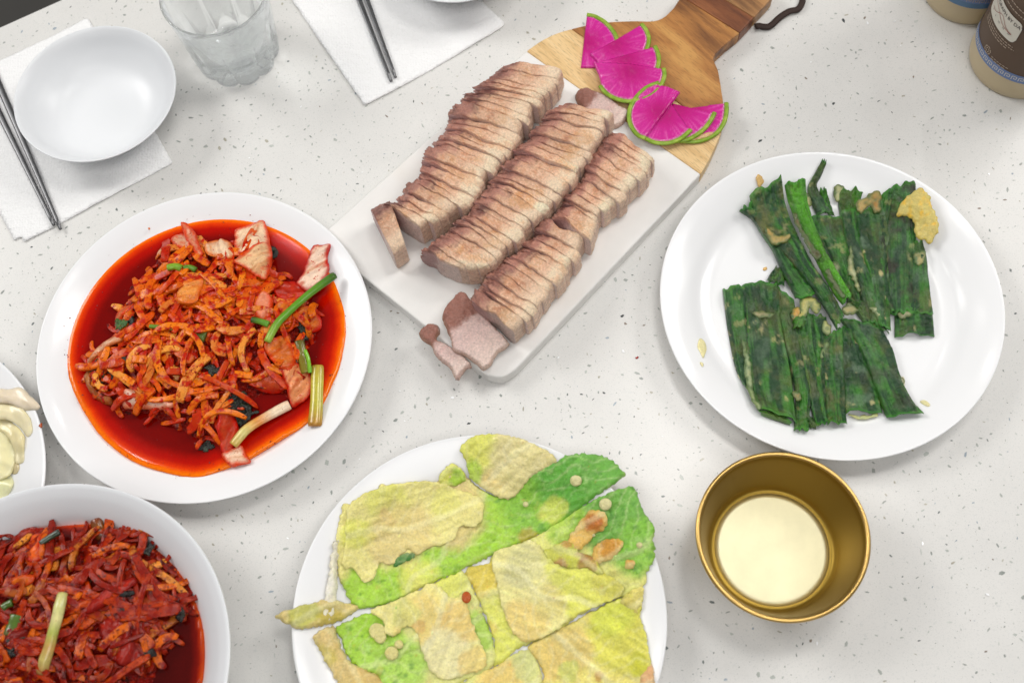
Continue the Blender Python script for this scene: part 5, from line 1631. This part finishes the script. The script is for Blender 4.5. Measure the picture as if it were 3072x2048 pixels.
c4 = croot((1750, 1980), 'yellow cabbage pancake wedge with leaf veins at the plate rim')
cab([(1480, 1240), (1610, 1158), (1712, 1102), (1812, 1052), (1912, 1002), (1992, 962), (2125, 895), (2112, 1050), (2150, 1200), (2165, 1330), (2110, 1440), (2000, 1560), (1750, 1660), (1500, 1680), (1540, 1500), (1560, 1380)],
    '', S(236, 222, 126), [((2030, 1180), 200, S(222, 218, 92), .9), ((1950, 1060), 110, S(224, 230, 90), .85), ((1570, 1310), 100, GO, .7), ((1720, 1250), 120, S(230, 204, 120), .8), ((1690, 1370), 50, S(206, 212, 110), .8), ((1880, 1410), 30, BR, .6), ((2100, 1350), 60, S(206, 206, 60), .8)], 101, parent=c4, name='leaf', ribdir=-.75, ribamt=.6, amp=.0020)
cab([(2100, 1445), (2130, 1330), (2165, 1315), (2185, 1370), (2180, 1450), (2120, 1520), (2060, 1540)], '', S(226, 186, 150), [((2150, 1400), 50, S(226, 170, 110), .7)], 102, z=.0004, thick=.0026, parent=c4, name='leaf_edge')
cab([(1990, 975), (2060, 940), (2125, 900), (2118, 980), (2100, 1060), (2060, 1040), (2010, 1010)], '', S(220, 206, 110), [], 103, z=.0004, thick=.0040, parent=c4, name='leaf_edge')
c5 = croot((1500, 2040), 'golden cabbage pancake corner between the two lower cuts')
cab([(1110, 1432), (1190, 1392), (1288, 1347), (1415, 1268), (1490, 1262), (1550, 1390), (1535, 1500), (1490, 1680), (1200, 1700), (950, 1640), (920, 1575), (1010, 1510)],
    '', S(226, 226, 140), [((1330, 1430), 120, GO, .85), ((1460, 1330), 80, S(212, 214, 140), .8), ((1240, 1440), 60, GO, .6)], 111, parent=c5, name='leaf', ribdir=.3)

# ------------------------------------------------------------------ steamed cabbage on the left plate
ZS = Z(0, 1050, .3509)
PSz = plate_z(PS)
for i, (pts, b, z, lab) in enumerate([
    ([(-140, 1050), (0, 1035), (60, 1050), (96, 1110), (62, 1190), (0, 1258), (-140, 1300)], S(230, 228, 180), .002, 'yellow green steamed cabbage leaf at the bottom of the folded stack'),
    ([(60, 930), (120, 940), (166, 990), (142, 1048), (70, 1040), (40, 1000)], S(214, 196, 150), .001, 'beige cabbage leaf tip peeking from under the stack'),
    ([(-140, 640), (0, 650), (60, 760), (102, 885), (85, 960), (40, 1040), (-140, 1080)], S(232, 224, 176), .007, 'pale green steamed cabbage fold with a rounded edge'),
    ([(-140, 540), (0, 550), (110, 625), (190, 720), (186, 785), (172, 870), (165, 932), (95, 935), (70, 820), (0, 680), (-140, 620)], S(234, 220, 170), .011, 'long yellowish steamed cabbage fold reaching lowest on the stack'),
    ([(-140, 400), (0, 405), (100, 445), (190, 505), (240, 592), (242, 678), (192, 712), (120, 620), (0, 560), (-140, 540)], S(236, 224, 184), .015, 'cream steamed cabbage fold below the topmost leaf'),
    ([(-140, 290), (0, 288), (100, 278), (160, 300), (230, 372), (291, 440), (280, 466), (170, 476), (100, 452), (0, 410), (-140, 400)], S(230, 214, 188), .020, 'beige steamed cabbage leaf curling over the plate rim')]):
    P = resample(px(ZS(pts), .012 + z), .002)
    P = ragged(P, .0010, 160, 300 + i)
    bb = np.array(b)
    o = sheet('cabbage_leaf', P, MT['steamed'], cell=.0014, zf=lambda q, z=z: np.maximum(PSz(q) + .0003, .0046 + z * .8), thick=.0014, rnd=.0015, puff=.0022, seed=310 + i,
              zadd=lambda q, d, i=i: .0021 * vn(np.c_[q @ np.array([.5, .86]) * 130, q @ np.array([.86, -.5]) * 30], 1, 320 + i),
              col=lambda V, d, top, bb=bb, i=i: mixc(mixc(bb, bb * .86, ss(-.2, .8, vn(np.c_[V[:, :2] @ np.array([.5, .86]) * 260, V[:, :2] @ np.array([.86, -.5]) * 40], 1, 330 + i))), S(236, 228, 204), ss(.1, .7, fbm(V, 70, 340 + i)) * .6))
    tag(o, lab, 'cabbage leaf', 'steamed cabbage leaves')

# ------------------------------------------------------------------ crumbs
for i, (pt, z, cc, s, lab) in enumerate([((122, 1275), .0225, S(170, 70, 20), .0016, 'orange crumb on the rim of the steamed cabbage plate'),
                                         ((1911, 1073), .0002, S(170, 24, 12), .0012, 'red chili fleck on the counter near the marble corner'),
                                         ((448, 686), .0195, S(214, 110, 30), .0009, 'orange speck on the rim of the kimchi plate')]):
    c = px([pt], z)[0]
    t = np.linspace(0, 2 * math.pi, 9, endpoint=False)
    P = c + np.c_[np.cos(t), np.sin(t)] * (s * (1 + .3 * rng.normal(size=9)))[:, None]
    tag(sheet('food_crumb', P, MT['batter'], cell=.0005, zf=z, thick=.0009, rnd=.0005, col=cc), lab, 'crumb')

# ------------------------------------------------------------------ glass tumbler
def tumbler():
    NF = 10
    h, rt, rb = .083, .0447, .0345
    def flute(th, z, r):
        k = np.clip(1 - z / .058, 0, 1)
        s = np.abs(np.cos(th * NF / 2)) ** .6
        return 1 + (.12 * k) * (s - .6)
    outer = [(0, .0025), (.012, .0024), (.026, .0012), (.031, 0), (.0338, .0006), (.0352, .004)] + [(.0352 + (rt - .0352) * ((z - .004) / (h - .004)) ** .9, z) for z in np.linspace(.010, h - .001, 14)] + [(rt - .0002, h - .0003), (rt - .0010, h)]
    inner = [(rt - .0018, h - .0004)] + [(.0300 + (rt - .0020 - .0300) * ((z - .012) / (h - .012)) ** .8, z) for z in np.linspace(h - .003, .014, 12)] + [(.0275, .0112), (.022, .0098)]
    n = 200
    th = np.arange(n) / n * 2 * math.pi
    V, F, rings = [], [], []
    def ring(r, z):
        b = len(V)
        V.extend([(a * math.cos(t), a * math.sin(t), zz) for a, t, zz in zip(np.broadcast_to(r, n), th, np.broadcast_to(z, n))])
        rings.append(b)
    star = lambda r: .0013 * np.abs(np.cos(th * 8)) ** 3 * min(1, r / .02)
    ring(.0004, .0026)
    for r, z in outer[1:]:
        if r < .03: ring(r, z + star(r))
        else: ring(r * flute(th, z, r), z)
    for r, z in inner: ring(r, z)
    for r in (.016, .009, .003): ring(r, .0094)
    for a, b in zip(rings[:-1], rings[1:]):
        F.extend([(a + i, b + i, b + (i + 1) % n, a + (i + 1) % n)[::-1] for i in range(n)])
    F.append(tuple(rings[0] + i for i in range(n)))
    F.append(tuple(rings[-1] + i for i in range(n - 1, -1, -1)))
    me = make_mesh('tumbler', V, F)
    o = link('tumbler', me, MT['glass'], None, (-.2161, .6496, .0003))
    tag(o, 'empty clear cut glass tumbler with a scalloped base', 'glass')


tumbler()

# ------------------------------------------------------------------ bottles
def bottle(c, R, label, dark):
    root = empty('bottle', (c[0], c[1], 0))
    tag(root, label, 'bottle', 'plastic drink bottles')
    prof = [(0, .003), (R * .7, .002), (R * .86, 0), (R * .95, .0015), (R * .995, .007), (R, .014), (R, .03), (R, .15), (R * .97, .165), (R * .8, .190), (R * .5, .215), (R * .4, .23), (R * .4, .25)]
    V, F = lathe_data(prof_smooth(prof, 4), 96)
    link('body', make_mesh('body', V, F), MT['plastic'], root)
    V, F = lathe_data([(0, .266), (R * .40, .265), (R * .43, .262), (R * .43, .245), (R * .41, .244)], 48)
    link('cap', make_mesh('cap', V, F), MT['ivory'], root)

    def wrap(name, z0, z1, mat, off, a0=0, a1=2 * math.pi, n=96, rc=0.0, parent=None):
        """band or rounded panel on the body's surface"""
        if rc == 0:
            a = np.linspace(a0, a1, n + 1)
            V = [((R + off) * math.cos(t), (R + off) * math.sin(t), z) for z in (z0, z1) for t in a]
            F = [(i, i + 1, n + 2 + i, n + 1 + i) for i in range(n)]
        else:
            w, hh = (a1 - a0) * R / 2, (z1 - z0) / 2
            xs = np.linspace(-w, w, 30)
            V, F = [], []
            for x in xs:
                e = max(0, abs(x) - (w - rc))
                y = hh - rc + math.sqrt(max(0, rc * rc - e * e)) 
                t = (a0 + a1) / 2 + x / R
                V += [((R + off) * math.cos(t), (R + off) * math.sin(t), (z0 + z1) / 2 + y * s) for s in (-1, 1)]
            F = [(2 * i, 2 * i + 2, 2 * i + 3, 2 * i + 1) for i in range(29)]
        return link(name, make_mesh(name, V, F), mat, parent or root)

    def line(name, pts, w, mat, off, parent):
        """printed stroke: pts in (angle, z)"""
        pts = np.array(pts, float)
        q = np.c_[pts[:, 0] * R, pts[:, 1]]
        d = np.gradient(q, axis=0)
        d /= np.linalg.norm(d, axis=1)[:, None] + 1e-12
        nn = np.c_[-d[:, 1], d[:, 0]] * w / 2
        V = []
        for p in np.vstack([q + nn, q - nn]):
            t = p[0] / R
            V.append(((R + off) * math.cos(t), (R + off) * math.sin(t), p[1]))
        k = len(q)
        return V, [(i, i + 1, k + i + 1, k + i) for i in range(k - 1)]

    def strokes(name, lst, w, mat, off, parent):
        V, F = [], []
        for pts in lst:
            v, f = line(name, pts, w, mat, off, parent)
            b = len(V)
            V += v
            F += [tuple(b + i for i in g) for g in f]
        return link(name, make_mesh(name, V, F), mat, parent)
    lab = wrap('label', .0285, .135, MT['brownlabel'] if dark else MT['tanlabel'], .0004)
    wrap('label_band', .0250, .0335, MT['blue'] if dark else MT['blue2'], .0007, parent=lab)
    if not dark: wrap('label_band', .0312, .0375, MT['blue'], .0009, parent=lab)
    # meander border: little square hooks
    m, zc = 46, (.0293 if dark else .0345)
    hooks = []
    for i in range(m):
        a = i / m * 2 * math.pi
        s = 2 * math.pi / m
        for x0, y0, x1, y1 in ((.1, -1, .1, 1), (.1, 1, .75, 1), (.75, 1, .75, -.4), (.75, -.4, .42, -.4), (.42, -.4, .42, .35)):
            hooks.append([(a + s * x0, zc + .0021 * y0), (a + s * x1, zc + .0021 * y1)])
    strokes('border_pattern', hooks, .0006, MT['ivory'] if dark else MT['pale_ink'], .0011, lab)
    return root, lab, wrap, strokes


b2 = bottle((.4275, .6397), .0375, 'pale bottle with a tan label behind the brown labelled one', False)
b1 = bottle((.4534, .5625), .0415, 'pale bottle with a brown label, white chart panel and blue border', True)


def ang_on(b, R, pt):
    """angle and height on the bottle where the photo's pixel lands"""
    p = np.array([(pt[0] - 1536) / FPX, -(pt[1] - 1024) / FPX])
    d = p[0] * RT + p[1] * UP + FW
    o = np.array([0, 0, CAM_H])
    c = np.array(b.location)[:2]
    oc = o[:2] - c
    A_, B_, C_ = d[:2] @ d[:2], 2 * oc @ d[:2], oc @ oc - R * R
    D = B_ * B_ - 4 * A_ * C_
    t = (-B_ - math.sqrt(max(D, 0))) / (2 * A_)
    q = o + d * t
    return math.atan2(q[1] - c[1], q[0] - c[0]), q[2]


root1, lab1, wrap1, strokes1 = b1
R1 = .0415
ZT = Z(2872, 0, .12755)
aw = lambda p: ang_on(root1, R1, ZT([p])[0])
pa = [aw(p) for p in ((760, 300), (1310, 990), (1515, 570))]
un = lambda a: a if a < 0 else a - 2 * math.pi
aL, aR = un(pa[0][0]), un(pa[1][0])
zb_, zt_ = pa[1][1], pa[2][1]
wrap1('chart_panel', zb_ - .001, zt_ + .001, MT['ivory'], .0009, aL - .05, aR + .04, rc=.005, parent=lab1)
w_ = aR - aL
cv = np.linspace(0, 1, 24)
hz = zt_ - zb_
strokes1('chart_curve', [[(aL + w_ * (.1 + .8 * k), zb_ + hz * (.28 + .40 * (1 / (1 + math.exp((k - .45) * 9))))) for k in cv],
                         [(aL + w_ * (.1 + .8 * k), zb_ + hz * (.30 + .34 * math.exp(-((k - .5) / .22) ** 2))) for k in cv]], .0005, MT['red_ink'], .0013, lab1)


def curved_text(txt, a_mid, z, size, mat, R, off, parent, name):
    cu = bpy.data.curves.new('t', 'FONT')
    cu.body, cu.size, cu.align_x, cu.resolution_u = txt, size, 'CENTER', 2
    to = bpy.data.objects.new('t', cu)
    me = bpy.data.meshes.new_from_object(to)
    bpy.data.objects.remove(to)
    for v in me.vertices:
        x, y = v.co.x, v.co.y
        t = a_mid + x / R
        v.co = ((R + off) * math.cos(t), (R + off) * math.sin(t), z + y)
    me.update()
    return link(name, me, mat, parent)


curved_text('TASTE GRAPH BY DATE', (aL + aR) / 2 - .02, zt_ - .0052, .0048, MT['ink'], R1, .0013, lab1, 'panel_heading')
for k, d in enumerate(('1', '5', '10', '15', '20')):
    curved_text(d, aL + w_ * (.16 + .17 * k), zb_ + .0042, .0026, MT['ink'], R1, .0013, lab1, 'chart_number')
# unreadable small print as thin rules of broken strokes
small = []
for row, (a0, a1, z) in enumerate([(aL + .05, aR + .05, zb_ - .0045), (aL + .05, aR + .10, zb_ - .0070), (aL + .05, aR - .05, zb_ - .0095), (aL + .10, aR + 1.2, zt_ + .006), (aL + .2, aR + 1.2, zt_ + .011)]):
    a = a0
    while a < a1:
        l = .03 + .06 * rng.random()
        small.append([(a, z), (min(a + l, a1), z)])
        a += l + .02
strokes1('small_print', small, .0009, MT['pale_ink'], .0008, lab1)
em, ez = aw((730, 1165))
em = un(em)
strokes1('round_emblem', [[(em + .0036 / R1 * math.cos(t + s), ez + .0036 * math.sin(t + s)) for t in np.linspace(0, .8, 6)] for s in np.arange(0, 6.28, 1.05)]
         + [[(em + .0018 / R1 * math.cos(t + s), ez + .0018 * math.sin(t + s)) for t in np.linspace(0, 1.0, 6)] for s in np.arange(.3, 6.28, 1.57)], .0009, MT['pale_ink'], .0008, lab1)
strokes1('small_print', [[(em + .15 + .07 * k, ez - .0012), (em + .20 + .07 * k, ez - .0012)] for k in range(6)] + [[(em + .15 + .09 * k, ez - .0034), (em + .22 + .09 * k, ez - .0034)] for k in range(4)], .0008, MT['pale_ink'], .0008, lab1)
